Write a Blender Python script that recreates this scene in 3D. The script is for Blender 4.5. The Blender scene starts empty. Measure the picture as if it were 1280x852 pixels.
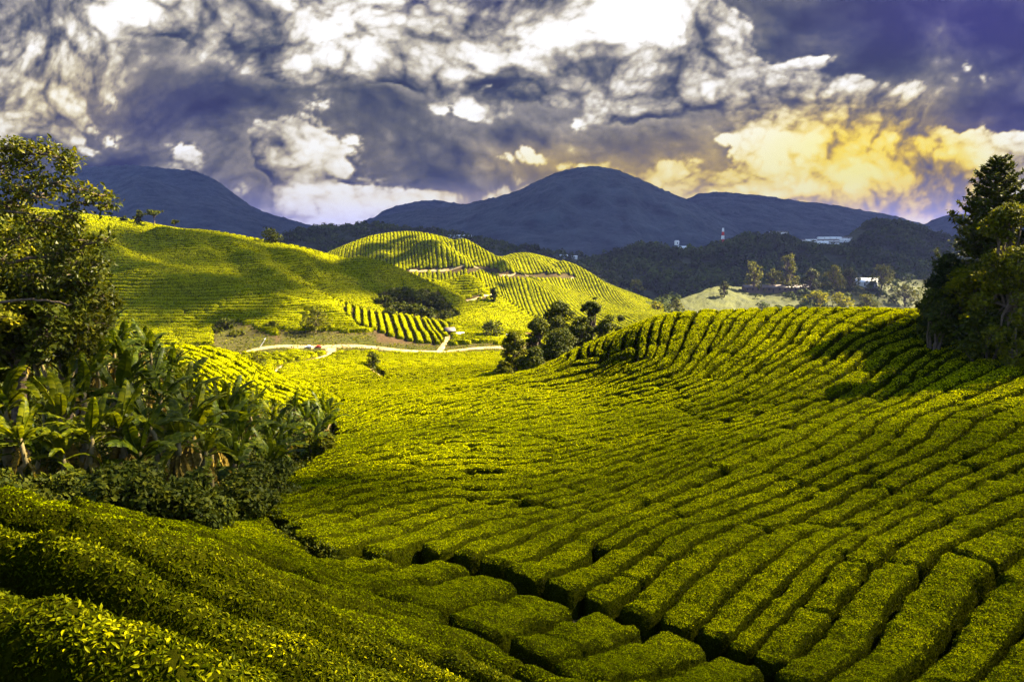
import bpy, math, random, time
import numpy as np
from mathutils import Vector, Matrix
T0 = time.time()
R = math.radians
SC = bpy.context.scene
COL = SC.collection
# ------------------------------------------------------------------ camera
ZC = 100.0
PITCH = R(7.2)
FPX = 28.0/36.0*1280.0
cam_d = bpy.data.cameras.new('camera'); cam_d.lens = 28; cam_d.sensor_width = 36
cam_d.clip_start = 0.1; cam_d.clip_end = 60000
cam = bpy.data.objects.new('camera', cam_d); COL.objects.link(cam)
cam.location = (0, 0, ZC); cam.rotation_euler = (R(90)-PITCH, 0, 0)
SC.camera = cam
# ------------------------------------------------------------------ light
SUN_AZ = R(70); SUN_EL = R(41)          # azimuth to the right of straight ahead
sdir = Vector((math.sin(SUN_AZ)*math.cos(SUN_EL), math.cos(SUN_AZ)*math.cos(SUN_EL), math.sin(SUN_EL)))
sl = bpy.data.lights.new('sun', 'SUN'); sl.energy = 5.0; sl.angle = R(0.5); sl.color = (1.0, .86, .58)
sun = bpy.data.objects.new('sun', sl); COL.objects.link(sun)
sun.rotation_euler = sdir.to_track_quat('Z', 'Y').to_euler()
SC.view_settings.view_transform = 'Standard'; SC.view_settings.look = 'None'
SC.view_settings.exposure = 0.0; SC.view_settings.gamma = 1.0
SC.cycles.use_denoising = True; SC.cycles.denoiser = 'OPENIMAGEDENOISE'; SC.cycles.denoising_prefilter = 'NONE'; SC.cycles.denoising_input_passes = 'RGB_ALBEDO_NORMAL'
SC.cycles.max_bounces = 6; SC.cycles.transparent_max_bounces = 12
CP, SP = math.cos(PITCH), math.sin(PITCH)
def ray(px, py):
    u = (px-640)/FPX; v = (426-py)/FPX
    dy = CP+v*SP; dz = -SP+v*CP
    return u/dy, dz/dy                      # x and z per metre forward
world = bpy.data.worlds.new('World'); SC.world = world; world.use_nodes = True
world.cycles.sampling_method = 'MANUAL'; world.cycles.sample_map_resolution = 256
EXPO = 3.35
SC.view_settings.exposure = EXPO
class NB:
    """small node builder"""
    def __init__(s, nt): s.nt = nt
    def n(s, typ, ins=(), **kw):
        nd = s.nt.nodes.new(typ)
        for k, v in kw.items(): setattr(nd, k, v)
        for k, v in (ins.items() if isinstance(ins, dict) else enumerate(ins)):
            if v is None: continue
            if isinstance(v, bpy.types.NodeSocket): s.nt.links.new(v, nd.inputs[k])
            else: nd.inputs[k].default_value = v
        return nd
    def m(s, op, a, b=0.0, c=None, clamp=False):
        nd = s.n('ShaderNodeMath', [a, b] if c is None else [a, b, c], operation=op); nd.use_clamp = clamp
        return nd.outputs[0]
    def mr(s, v, a, b, c=0.0, d=1.0, smooth=False):
        nd = s.n('ShaderNodeMapRange', {0: v, 1: a, 2: b, 3: c, 4: d}); nd.clamp = True
        if smooth: nd.interpolation_type = 'SMOOTHSTEP'
        return nd.outputs[0]
    def mix(s, f, a, b, mode='MIX'):
        nd = s.nt.nodes.new('ShaderNodeMix'); nd.data_type = 'RGBA'; nd.blend_type = mode
        for k, v in ((0, f), (6, a), (7, b)):
            if isinstance(v, bpy.types.NodeSocket): s.nt.links.new(v, nd.inputs[k])
            else: nd.inputs[k].default_value = v if k == 0 else tuple(v)+((1,) if len(v) == 3 else ())
        return nd.outputs[2]
    def noise(s, vec, scale, detail=4, rough=.5, dist=0.0, lac=2.0):
        return s.n('ShaderNodeTexNoise', {'Vector': vec, 'Scale': scale, 'Detail': detail, 'Roughness': rough, 'Distortion': dist, 'Lacunarity': lac})
    def ramp(s, f, stops, interp='LINEAR'):
        nd = s.n('ShaderNodeValToRGB', [f]); cr = nd.color_ramp; cr.interpolation = interp
        while len(cr.elements) > 1: cr.elements.remove(cr.elements[-1])
        for k, (p, c) in enumerate(stops):
            e = cr.elements[0] if k == 0 else cr.elements.new(p)
            e.position = p; e.color = tuple(c)+(1,)
        return nd.outputs[0]
def srgb(*c):
    return tuple((x/255/12.92 if x/255 <= .04045 else ((x/255+.055)/1.055)**2.4) for x in c)
def build_sky():
    b = NB(world.node_tree); nt = world.node_tree; bg = nt.nodes['Background']
    sky = b.n('ShaderNodeTexSky', sky_type='NISHITA'); sky.sun_disc = False; sky.sun_elevation = SUN_EL; sky.sun_rotation = SUN_AZ
    sky.altitude = 1500; nt.links.new(sky.outputs[0], bg.inputs[0]); bg.inputs[1].default_value = .05
build_sky()
# ------------------------------------------------------------------ terrain
def P(px, py, Y):
    a, b = ray(px, py); return (a*Y, Y, ZC+b*Y)
def proj(x, y, z):
    z = z-ZC
    yc = y*CP-z*SP; zc = y*SP+z*CP
    yc = np.maximum(yc, 1e-3)
    return 640+FPX*x/yc, 426-FPX*zc/yc
CTRL = [ # px, py, forward distance: canopy top
 (-200,900,2.6),(0,845,3.0),(150,850,3.3),(300,852,3.9),(0,760,4.2),(0,690,5.2),(0,650,6.6),(0,616,8.6),(-200,600,8),(-200,690,5),
 (150,700,6.0),(150,645,9.2),(300,760,6.2),(300,700,9.5),(300,673,12.5),(450,850,5.6),(450,780,8.5),(400,712,13.5),
 (600,850,8.0),(500,745,14),(600,800,11.5),(720,852,10.5),(640,770,15),(750,810,14.2),(850,852,12.6),(960,860,14),
 (350,665,20),(430,690,19.0),(560,695,21),(770,765,18.2),(960,832,15.4),(700,735,18.5),
 (1050,852,14.4),(1280,852,14.2),(1500,860,14.0),(1150,800,16.6),(1280,700,20),(1500,700,20),(1050,700,21),(1050,640,26),(900,700,22),
 (700,690,23),(640,640,28),(450,650,25),(400,610,31),(360,640,26),(500,600,33),
 (430,560,42),(640,560,42),(540,530,52),(900,560,36),(1280,560,30),(1500,560,31),(1280,470,45),(1500,440,46),
 (640,500,66),(500,500,76),(430,500,80),(640,472,88),(560,478,96),(470,480,104),(400,482,104),(760,520,52),(900,490,54),(1100,500,44),
 (1280,395,66),(1380,370,70),(1500,350,76),(1170,421,63),(1150,388,74),(1050,384,80),(980,385,82),(900,390,82),(800,405,85),(720,427,92),(680,457,98),
 (900,440,66),(800,450,73),(1050,440,58),(740,470,80),(720,445,92),
 # behind the right crest
 (900,430,112),(1050,430,108),(1200,430,104),(800,440,118),(720,450,130),(1400,420,110),
 (900,415,200),(1100,410,200),(1300,410,190),
 # banana gully and left wood
 (100,650,19),(250,665,20),(0,640,17),(-200,640,16),(150,580,30),(330,610,34),(20,530,34),(-200,520,34),(250,540,48),(380,560,48),
 (0,470,55),(-250,430,60),(150,470,62),(0,440,100),(-250,400,110),(110,450,110),
 # hump
 (200,446,84),(250,437,92),(290,440,97),(340,462,104),(250,485,76),(330,492,88),(380,496,92),(200,490,68),(390,478,112),
 (250,470,125),(170,450,120),
 # valley floor
 (330,471,128),(450,466,126),(600,458,128),(650,455,122),(350,457,148),(450,452,150),(560,447,156),(640,448,150),
 (300,441,178),(400,436,180),(480,436,182),(560,434,184),(630,433,184),(200,440,175),(700,440,180),
 # left hill foot
 (200,425,188),(290,424,190),(350,421,190),(430,424,193),(520,428,192),(600,424,196),(660,424,205),
 None, # lower ridge and bright strip
 (120,340,190),(200,344,192),(304,364,190),(397,380,186),(470,400,178),(520,415,170),
 (150,380,172),(220,390,170),(300,405,163),(380,402,167),(430,405,166),(100,400,160),
 # face between ridges
 (160,320,212),(240,325,218),(300,348,212),(330,325,226),(400,374,205),(430,360,216),(470,345,232),(520,370,226),(240,300,234),(370,330,226),
 (460,390,194),(530,398,192),(560,400,196),(600,408,185),
 # crest
 (110,268,246),(60,262,250),(-100,250,250),(160,276,246),(200,282,246),(250,290,243),(320,300,245),(370,306,248),(450,330,252),(520,349,250),(583,374,246),
 (600,369,252),(640,383,250),(670,400,245),(700,410,250),(620,395,232),(700,425,215),
 # behind the left hill
 (110,300,300),(250,320,300),(370,345,310),(450,370,310),(520,385,300),(600,395,300),(680,405,300),(-100,290,310),
 (100,330,380),(250,350,370),(350,370,360),
 # mid hills
 (430,340,345),(500,380,335),(560,372,345),(600,385,340),(660,395,335),(720,392,340),(800,392,330),(850,395,340),
 (425,312,430),(450,301,436),(480,297,438),(520,300,432),(560,307,424),(595,318,414),(620,333,404),(640,344,396),(665,352,388),(700,368,378),(725,382,366),
 (440,336,392),(510,336,388),(570,337,385),(610,337,388),(640,336,420),
 (540,360,366),(600,353,372),(650,372,358),(590,368,352),(630,350,380),
 (520,315,428),(545,320,402),(580,330,395),
 (625,322,490),(642,317,492),(655,320,478),(668,319,484),(690,327,478),(715,342,464),(717,340,470),(740,352,456),(780,366,446),(812,380,432),
 (680,333,470),(660,345,440),(700,355,425),(740,372,410),(770,378,415),(700,343,446),(720,345,452),(830,388,420),
 (425,330,520),(480,315,540),(560,325,540),(640,335,570),(700,345,560),(780,372,540),(850,388,500),
 (900,395,420),(1000,400,420),(1150,400,420),(1350,400,420),(200,350,520),(0,330,520),
 (900,380,640),(1150,380,640),(1350,380,660),(650,350,690),(450,330,690),(200,340,690),(0,330,690),(-250,330,680),(-250,330,400),
]
_k = CTRL.index(None)
CTRL = [(a, b, float(np.interp(c, (0, 45, 130, 184, 215, 900), (0, 45, 96, 148, 165, 900)))) for a, b, c in CTRL[:_k]]+CTRL[_k+1:]
def tps_fit(X, Z, lam):
    n = len(X)
    d = np.linalg.norm(X[:,None]-X[None], axis=2)
    K = np.where(d > 0, d*d*np.log(d+1e-12), 0)+lam*np.eye(n)
    Pm = np.hstack([np.ones((n,1)), X])
    A = np.zeros((n+3, n+3)); A[:n,:n] = K; A[:n,n:] = Pm; A[n:,:n] = Pm.T
    return np.linalg.solve(A, np.concatenate([Z, np.zeros(3)]))
def tps_eval(W, X, Q):
    n = len(X); out = np.empty(len(Q))
    for i in range(0, len(Q), 40000):
        q = Q[i:i+40000]
        d2 = (q[:,0,None]-X[None,:,0])**2+(q[:,1,None]-X[None,:,1])**2
        out[i:i+40000] = (0.5*d2*np.log(d2+1e-12))@W[:n]+W[n]+q@W[n+1:]
    return out
_c = np.array([P(*c) for c in CTRL])
_r = np.hypot(_c[:,0], _c[:,1]); _t = np.arctan2(_c[:,0], _c[:,1])
_X = np.stack([_t*1.6, np.log(_r)], 1); _Z = (_c[:,2]-ZC)/_r
extra = []
for t in (-2.9,-2.2,-1.6,1.6,2.2,2.9):
    for r_, z_ in ((1,-1.7),(3,-1.8),(8,-2.6),(30,-6 if t < 0 else -7),(150,-12),(700,-30)):
        extra.append((t*1.6, math.log(r_), z_/r_))
for t in (-.5, 0, .5): extra.append((t*1.6, 0.0, -1.75))
extra = np.array(extra)
_X = np.vstack([_X, extra[:,:2]]); _Z = np.concatenate([_Z, extra[:,2]])
W_TPS = tps_fit(_X, _Z, 2e-4)
TH0, TH1, NTH = R(-50), R(50), 1001
L0, L1, NL = math.log(1.0), math.log(700.0), 941
th = np.linspace(TH0, TH1, NTH); ll = np.linspace(L0, L1, NL)
# evaluate on a coarser lattice, refine bilinearly with cubic zoom
thc = np.linspace(TH0, TH1, 401); llc = np.linspace(L0, L1, 471)
A, B = np.meshgrid(thc, llc, indexing='ij')
Gc = tps_eval(W_TPS, _X, np.stack([A.ravel()*1.6, B.ravel()], 1)).reshape(A.shape)
def upsample(G, xs, ys, xo, yo):
    def cub(G, xs, xo):
        h = xs[1]-xs[0]; f = (xo-xs[0])/h; i = np.clip(np.floor(f).astype(int), 1, len(xs)-3); t = (f-i)
        t = t.reshape((-1,)+(1,)*(G.ndim-1))
        a, b, c, d = G[i-1], G[i], G[i+1], G[i+2]
        return b+.5*t*(c-a+t*(2*a-5*b+4*c-d+t*(3*(b-c)+d-a)))
    H = cub(G, xs, xo); return cub(H.T.copy(), ys, yo).T
G = upsample(Gc, thc, llc, th, ll)
TH, LL = np.meshgrid(th, ll, indexing='ij'); RR = np.exp(LL)
# value noise for small relief
def vnoise(x, y, seed=0):
    xi = np.floor(x).astype(np.int64); yi = np.floor(y).astype(np.int64); fx = x-xi; fy = y-yi
    fx = fx*fx*(3-2*fx); fy = fy*fy*(3-2*fy)
    def h(a, b):
        n = (a*374761393+b*668265263+seed*1442695041) & 0x7fffffff
        n = ((n ^ (n >> 13))*1274126177) & 0x7fffffff
        return ((n ^ (n >> 16)) & 0xffff)/65535.0
    return (h(xi,yi)*(1-fx)+h(xi+1,yi)*fx)*(1-fy)+(h(xi,yi+1)*(1-fx)+h(xi+1,yi+1)*fx)*fy
def fbm(x, y, o=4, seed=0):
    s = 0; a = .5
    for k in range(o): s = s+a*(vnoise(x*2**k, y*2**k, seed+k)-.5); a *= .5
    return s*2
GX = RR*np.sin(TH); GY = RR*np.cos(TH)
GZ = ZC+G*RR+fbm(GX/9, GY/9, 2, 3)*np.clip(RR/60, 0.06, .9)*.45+fbm(GX/35, GY/35, 2, 9)*np.clip((RR-120)/100, 0, 1)*1.6
SPURS = [ # side steepness in metres, half width, pixel polyline of the foot line it rises from
 (4.5, 11, [(262,300),(300,330),(369,368),(430,392),(475,412)]),
 (4.0, 10, [(345,318),(385,345),(425,378),(455,398)]),
 (4.5, 12, [(180,296),(230,312),(290,348),(320,372)]),
 (4.0, 9, [(120,352),(200,362),(304,380),(397,394),(470,412),(545,430)]),
 (4.0, 11, [(420,330),(500,352),(560,376),(600,400)]),
 (4.0, 10, [(120,300),(150,330),(170,350)]),
 (3.0, 13, [(455,306),(475,320),(500,340)]),
 (8.0, 13, [(500,300),(545,322),(600,352),(640,384)]),
 (7.0, 13, [(560,306),(600,326),(640,350),(690,378),(730,398)]),
 (6.0, 10, [(560,345),(590,366),(620,392)]),
 (7.0, 12, [(690,332),(730,352),(770,374),(810,392)]),
 (5.0, 12, [(655,322),(690,345),(712,362)]),
]
def seg_dist(x, y, pts):
    best = np.full(x.shape, 1e9); tt = np.zeros(x.shape); n = len(pts)-1
    for k in range(n):
        ax, ay = pts[k]; bx, by = pts[k+1]; dx, dy = bx-ax, by-ay
        t = np.clip(((x-ax)*dx+(y-ay)*dy)/(dx*dx+dy*dy), 0, 1)
        d = np.hypot(x-ax-t*dx, y-ay-t*dy); m = d < best
        best = np.where(m, d, best); tt = np.where(m, (k+t)/n, tt)
    return best, tt
def samp(F, x, y):
    t = np.arctan2(x, y); l = np.log(np.maximum(np.hypot(x, y), 1.001))
    a = np.clip((t-TH0)/(TH1-TH0)*(NTH-1), 0, NTH-1.001); b = np.clip((l-L0)/(L1-L0)*(NL-1), 0, NL-1.001)
    i = a.astype(int); j = b.astype(int); a = a-i; b = b-j
    return (F[i,j]*(1-a)+F[i+1,j]*a)*(1-b)+(F[i,j+1]*(1-a)+F[i+1,j+1]*a)*b
HEDGE_H = 0.8
def top(x, y): return samp(GZ, np.asarray(x, float), np.asarray(y, float))
def gnd(x, y): return float(top(x, y))-HEDGE_H*min(1.0, .5+math.hypot(x,y)/10)
def hit(px, py, y0=1.2, y1=680):
    a, b = ray(px, py)
    ys = np.exp(np.linspace(math.log(y0), math.log(y1), 1500))
    d = (ZC+b*ys)-top(a*ys, ys)
    k = np.where(d < 0)[0]
    if len(k) == 0: return None
    k = k[0]
    if k == 0: return (a*ys[0], ys[0])
    t = d[k-1]/(d[k-1]-d[k]); y = ys[k-1]+t*(ys[k]-ys[k-1])
    return (a*y, y)
_add = np.zeros_like(GZ)
for A_, w_, pts in SPURS:
    hp = [hit(*p, y0=160) for p in pts]; hp = [h for h in hp if h]
    if len(hp) < 2: continue
    m = (RR > 135)
    d, t = seg_dist(GX[m], GY[m], hp)
    d = d*(1+.25*fbm(GX[m]/14, GY[m]/14, 2, 5))
    e = np.exp(-(np.sqrt(d*d+4)-2)/w_*1.35)*(1-np.clip(d/(w_*3), 0, 1)**2)
    _add[m] = np.maximum(_add[m], A_*e*np.clip(np.minimum(t*6+.2, (1-t)*1.8), 0, 1))
GZ = GZ+_add
def mesh_np(name, V, F, mat=None, smooth=True, parent=None, link=True):
    me = bpy.data.meshes.new(name)
    V = np.asarray(V, np.float32); F = np.asarray(F, np.int32); k = F.shape[1]
    me.vertices.add(len(V)); me.vertices.foreach_set('co', V.ravel())
    me.loops.add(F.size); me.loops.foreach_set('vertex_index', F.ravel())
    me.polygons.add(len(F)); me.polygons.foreach_set('loop_start', np.arange(0, F.size, k, dtype=np.int32))
    me.polygons.foreach_set('loop_total', np.full(len(F), k, np.int32))
    me.update(calc_edges=True)
    if smooth: me.polygons.foreach_set('use_smooth', np.ones(len(F), bool))
    if mat: me.materials.append(mat)
    if not link: return me
    o = bpy.data.objects.new(name, me); COL.objects.link(o)
    if parent: o.parent = parent
    return o
def grid_faces(n, m):
    i = np.arange(n-1)[:,None]*m+np.arange(m-1)[None]
    return np.stack([i, i+m, i+m+1, i+1], -1).reshape(-1, 4)
def blur(F, n):
    for _ in range(n):
        F = F.copy()
        F[1:-1] = (F[:-2]+F[1:-1]*2+F[2:])/4; F[:,1:-1] = (F[:,:-2]+F[:,1:-1]*2+F[:,2:])/4
    return F
# ---- the cloud deck: fields worked out on the dome's own grid
def cloud_fields(U, V):
    """brightness, warmth and violet of the clouds over directions U = x/y, V = z/y"""
    Vs_ = V*1.35
    w1 = fbm(U*3+5, Vs_*3+2, 3, 61); w2 = fbm(U*3+9, Vs_*3+7, 3, 67)
    A = U+.07*w1; Bv = Vs_+.06*w2
    def bil(x, y, o, seed):
        s = 0; a = .5; t = 0
        for k in range(o):
            s = s+a*np.abs(2*vnoise(x*2**k, y*2**k, seed+k)-1)**.8; t += a; a *= .55
            x, y = .79*x-.61*y+3.1, .61*x+.79*y+1.7
        return .60+(s/t-.44)*1.2
    w3 = fbm(U*9, Vs_*9, 3, 71); w4 = fbm(U*9+4, Vs_*9+8, 3, 73)
    A2 = A+.009*w3; B2 = Bv+.008*w4
    bil1 = bil(A2*5.5, B2*6, 7, 101); f1 = fbm(.8*A*4.5-.6*Bv*5.5, .6*A*4.5+.8*Bv*5.5, 7, 131); f2 = fbm(.7*A2*14-.7*B2*14, .7*A2*14+.7*B2*14, 5, 151); bil2 = bil(A2*13+7, B2*12+2, 5, 201)
    def tot(lst, wob=.06):
        s = 0
        uu = U+wob*w1+.012*w3; vv = V+wob*.7*w2+.01*w4
        for t in lst:
            px, py, rx, ry, amp = t[:5]; an = t[5] if len(t) > 5 else 0
            a, c = ray(px, py); du = uu-a; dv = vv-c
            x = (du*math.cos(an)+dv*math.sin(an))/(rx/FPX); y = (dv*math.cos(an)-du*math.sin(an))/(ry/FPX)
            s = s+amp*np.exp(-(x*x+y*y)**1.25)
        return s
    # thickness of the grey-blue deck (dark) and of the lit cumulus in front of it
    deep = tot([(240,155,135,62,1.15),(225,8,32,20,.8),(455,28,80,30,.85),(560,18,55,24,.8),(520,150,90,34,.8),(330,150,60,60,.5),(160,205,100,16,.4),(1150,22,200,40,1.6),(1262,150,75,34,.7),
        (690,170,130,26,.75),(860,175,90,24,.6),(560,110,50,20,.3),(1040,165,80,16,.4),(500,195,120,36,.8),(300,262,160,40,.5),(1000,110,30,12,.3),(865,52,30,28,.7),(955,52,44,16,.4),(620,190,60,26,.35),(1010,120,50,18,.3),(440,150,60,40,.3)])
    lit = tot([(50,15,160,55,1.25),(300,15,140,55,1.15),(85,125,120,55,.75),(150,70,60,40,.3),(775,22,110,62,1.7),(930,85,120,50,.85),(410,85,120,36,1.0),(600,75,130,50,.8),
        (350,190,20,46,.75,.5),(385,215,50,36,.75),(440,250,60,18,.1),(450,225,70,30,.3),(400,170,30,20,.4),(545,215,40,22,.4),(520,20,30,34,.4),(650,100,70,40,.45),(615,158,34,14,.5),(1000,135,110,50,.35),(1245,95,36,26,.35),
        (1120,190,110,40,.4),(1040,238,140,22,.35),(1150,262,110,22,.5),(1080,284,150,16,.7),(850,225,60,16,.4),(1000,222,120,22,.4),(1085,222,60,18,.5),(930,252,110,20,.6),(800,225,80,20,.4),(1080,275,90,12,.4),(575,250,70,8,.5),(265,212,34,22,.55),(640,205,40,14,.5),(610,160,40,15,.5),(550,150,16,12,.45),(800,150,60,22,.7),(720,115,60,30,.3)])
    dens = .17+.68*lit-.50*deep+1.25*(bil1-.5)+.6*f1+.34*f2+.62*(bil2-.5)            # cumulus density
    a1 = np.clip((dens-.27)/.17, 0, 1); a1 = a1*a1*(3-2*a1)
    # light from the gap in the clouds high in the middle: march the density towards it
    su, sv = ray(775, -60)
    du, dv = su-U, sv-V; n = np.hypot(du, dv)+1e-6; du, dv = du/n, dv/n
    hu = (U[-1,0]-U[0,0])/(U.shape[0]-1); hv = (V[0,-1]-V[0,0])/(U.shape[1]-1)
    I, J = np.meshgrid(np.arange(U.shape[0]), np.arange(U.shape[1]), indexing='ij')
    tau = 0
    for k, st in enumerate((.004,.009,.016,.026,.040)):
        i = np.clip((I+du*st/hu), 0, U.shape[0]-1.001); j = np.clip((J+dv*st/hv), 0, U.shape[1]-1.001)
        i0 = i.astype(int); j0 = j.astype(int); fi = i-i0; fj = j-j0
        s_ = (dens[i0,j0]*(1-fi)+dens[i0+1,j0]*fi)*(1-fj)+(dens[i0,j0+1]*(1-fi)+dens[i0+1,j0+1]*fi)*fj
        tau = tau+np.clip(s_-.3, 0, 2)*(.5, .6, .7, .8, .8)[k]
    T = np.exp(-tau*.62)
    shade = .02+.50*T+.40*lit-.08*deep+.7*(bil1-.55)+.35*f1+.55*f2+.75*(bil2-.55)
    back = .30-.16*deep+.42*f1+.22*f2+.30*(bil1-.5)+.22*(bil2-.5)+.16*fbm(A*2, Bv*7, 4, 171)+.22*lit
    L = back*(1-a1)+a1*(shade-.12*deep)
    L = L+np.clip(lit-1.2, 0, 1)*.8
    warm = np.clip(tot([(1130,205,140,60,.95),(1090,275,230,34,1.),(1180,250,70,60,.5),(860,225,180,46,.7),(560,248,120,9,.3),(680,215,90,24,.35),(1000,160,110,40,.4),(90,130,110,50,.2),(420,225,100,50,.12)]), 0, 1)
    viol = np.clip(tot([(1210,15,170,60,.7),(1270,150,80,70,.4),(560,12,100,26,.2),(230,150,120,50,.2),(460,28,60,24,.2),(200,250,200,30,.2)]), 0, 1)
    return np.clip(L, 0, 1.2), warm, viol
COOL = [(0.0, srgb(36,44,66)), (.16, srgb(58,66,82)), (.30, srgb(96,98,98)), (.44, srgb(140,136,128)), (.60, srgb(196,188,166)), (.76, srgb(242,238,228)), (.9, srgb(255,255,255))]
WARM = [(0.0, srgb(84,78,96)), (.18, srgb(116,106,100)), (.34, srgb(158,134,70)), (.48, srgb(214,178,30)), (.64, srgb(255,224,30)), (.95, srgb(255,246,150))]
VIO = [(0.0, srgb(40,36,112)), (.3, srgb(74,68,130)), (.6, srgb(150,140,176))]
def build_clouds():
    """the broken cloud deck: a curved sheet far beyond the mountains, open towards the sun"""
    U, V = np.meshgrid(np.arange(-2.0, .95, .0017), np.arange(-.05, .78, .0019), indexing='ij')
    Lc, Wc, Vc = cloud_fields(U, V)
    Lc = Lc+.85*(Lc-blur(Lc, 14))+.35*(Lc-blur(Lc, 60))
    n = np.sqrt(U*U+1+V*V); Rd = 32000.
    co = np.stack([U/n*Rd, 1/n*Rd, ZC+V/n*Rd], -1).reshape(-1, 3)
    m = bpy.data.materials.new('cloud'); m.use_nodes = True; nt = m.node_tree; b = NB(nt)
    nt.nodes.remove(nt.nodes['Principled BSDF'])
    at = lambda k: b.n('ShaderNodeAttribute', attribute_name=k).outputs['Fac']
    geo = b.n('ShaderNodeNewGeometry').outputs['Position']
    nz = b.noise(geo, .0045, 3, .6).outputs[0]
    L = b.m('ADD', at('cloud_light'), b.m('MULTIPLY', b.m('SUBTRACT', nz, .5), .10))
    c = b.mix(at('cloud_warmth'), b.ramp(L, COOL), b.ramp(L, WARM))
    pm = b.m('MULTIPLY', at('cloud_violet'), b.mr(L, .75, .25))
    c = b.mix(pm, c, b.ramp(L, VIO))
    em = b.n('ShaderNodeEmission', [c, 1.12/2**EXPO])
    nt.links.new(em.outputs[0], nt.nodes['Material Output'].inputs[0])
    m.cycles.emission_sampling = 'NONE'
    o = mesh_np('sky', co, grid_faces(*U.shape), m)
    for k, a in (('cloud_light', Lc), ('cloud_warmth', Wc), ('cloud_violet', Vc)):
        t = o.data.attributes.new(k, 'FLOAT', 'POINT'); t.data.foreach_set('value', a.astype(np.float32).ravel())
    o['kind'] = 'structure'
build_clouds()
# ------------------------------------------------------------------ tea: where it grows and which way the rows run
PX, PY = proj(GX, GY, GZ)
def inpoly(x, y, poly):
    r = np.zeros(np.shape(x), bool); n = len(poly)
    for k in range(n):
        x1, y1 = poly[k]; x2, y2 = poly[(k+1) % n]
        if y1 == y2: continue
        c = ((y1 > y) != (y2 > y)) & (x < (x2-x1)*(y-y1)/(y2-y1)+x1)
        r ^= c
    return r
def near_path(px, py, pts, w):
    d, t = seg_dist(px, py, pts); return d < w
BIG = 5000
LF = [(-BIG,600),(0,608),(140,630),(250,662),(400,716),(520,752),(640,792),(760,860),(800,1000)]
GLINE = [(335,640),(350,655),(385,678),(430,692),(560,694),(640,716),(770,766),(900,800),(985,846),(1020,1000)]
REG = np.zeros(GZ.shape, np.int8)
# R field
mR = inpoly(PX, PY, [(335,640),(350,655),(385,678),(430,692),(560,694),(640,716),(770,766),(900,800),(985,846),(1020,1000),(2000,1000),(2000,200),(400,200),(250,455),(330,470),(340,492),(400,505),(425,535),(405,565),(350,600)])
REG[mR & (GY > 8) & (GY < 78+np.clip((700-PX), 0, 100)*.2) & ~((PX > 690) & (GY > 78))] = 1
REG[inpoly(PX, PY, [(690,300),(2000,250),(2000,420),(690,470)]) & (GY > 48) & (GY < 75) & (REG == 0)] = 1
# hump
mH = inpoly(PX, PY, [(190,425),(300,425),(340,455),(400,480),(430,500),(330,500),(300,494),(270,500),(240,490),(200,480)]) & (GY > 46) & (GY < 88)
REG[mH] = 4
# middle strip below the gully path
mM = inpoly(PX, PY, GLINE+LF[::-1]) & (GY < 30)
REG[mM] = 2
mF = inpoly(PX, PY, LF+[(-BIG,BIG)]) & (GY < 26) & (GY > 1.0)
REG[mF] = 3
REG[near_path(PX, PY, GLINE, 8) & (GY < 26)] = 0
# around the track
ROADS = {
 'upper': [(215,446),(262,441),(300,436),(335,428),(375,429),(412,428),(440,427),(480,430),(510,434),(548,435),(590,431),(640,429),(668,427)],
 'lower': [(412,428),(416,434),(408,441),(380,447),(352,452),(344,459),(342,468)],
 'spur': [(548,435),(553,428),(559,420),(562,410)],
 'far': [(583,373),(600,369),(618,366)],
 'field': [(462,455),(470,461),(478,466)],
 'mid': [(512,336),(560,336),(600,334),(640,343),(717,344)],
}
nearroad = np.zeros(GZ.shape, bool)
for k_, pts in ROADS.items():
    nearroad |= near_path(PX, PY, pts, 3.0 if k_ not in ('far', 'mid') else 2.2) & ((GY > 88) if k_ != 'mid' else (GY > 330))
REG[(REG == 1) & nearroad & (GY > 88)] = 0
m5 = inpoly(PX, PY, [(250,440),(412,436),(560,440),(660,436),(670,462),(560,470),(345,472)]) & (GY > 84) & (GY < 152) & ~nearroad
REG[m5 & (REG == 0)] = 5
mL = inpoly(PX, PY, [(-BIG,240),(60,255),(110,262),(250,282),(370,300),(520,328),(600,332),(645,350),(760,396),(860,402),(860,430),(700,433),(600,424),(560,428),(430,421),(330,424),(240,428),(190,440),(-BIG,440)]) & (GY > 148) & (GY < 263) & ~nearroad
REG[mL] = 6
mS = inpoly(PX, PY, [(420,377),(470,386),(562,402),(556,428),(500,420),(450,404)]) & (GY > 148) & (GY < 222) & ~nearroad
REG[mS] = 7
# scrub patches on the left hill stay bare
for poly in ([(470,362),(548,362),(570,390),(555,400),(480,385)], [(268,400),(300,398),(345,418),(340,430),(268,432)], [(350,408),(470,412),(470,424),(350,424)]):
    REG[inpoly(PX, PY, poly) & (GY > 148) & (GY < 235)] = 0
mB = inpoly(PX, PY, [(405,300),(450,270),(480,266),(560,280),(622,292),(660,288),(730,315),(840,366),(870,400),(860,425),(620,425),(430,392),(420,350)]) & (GY > 262) & (GY < 520) & ~nearroad
REG[mB] = 8
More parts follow.
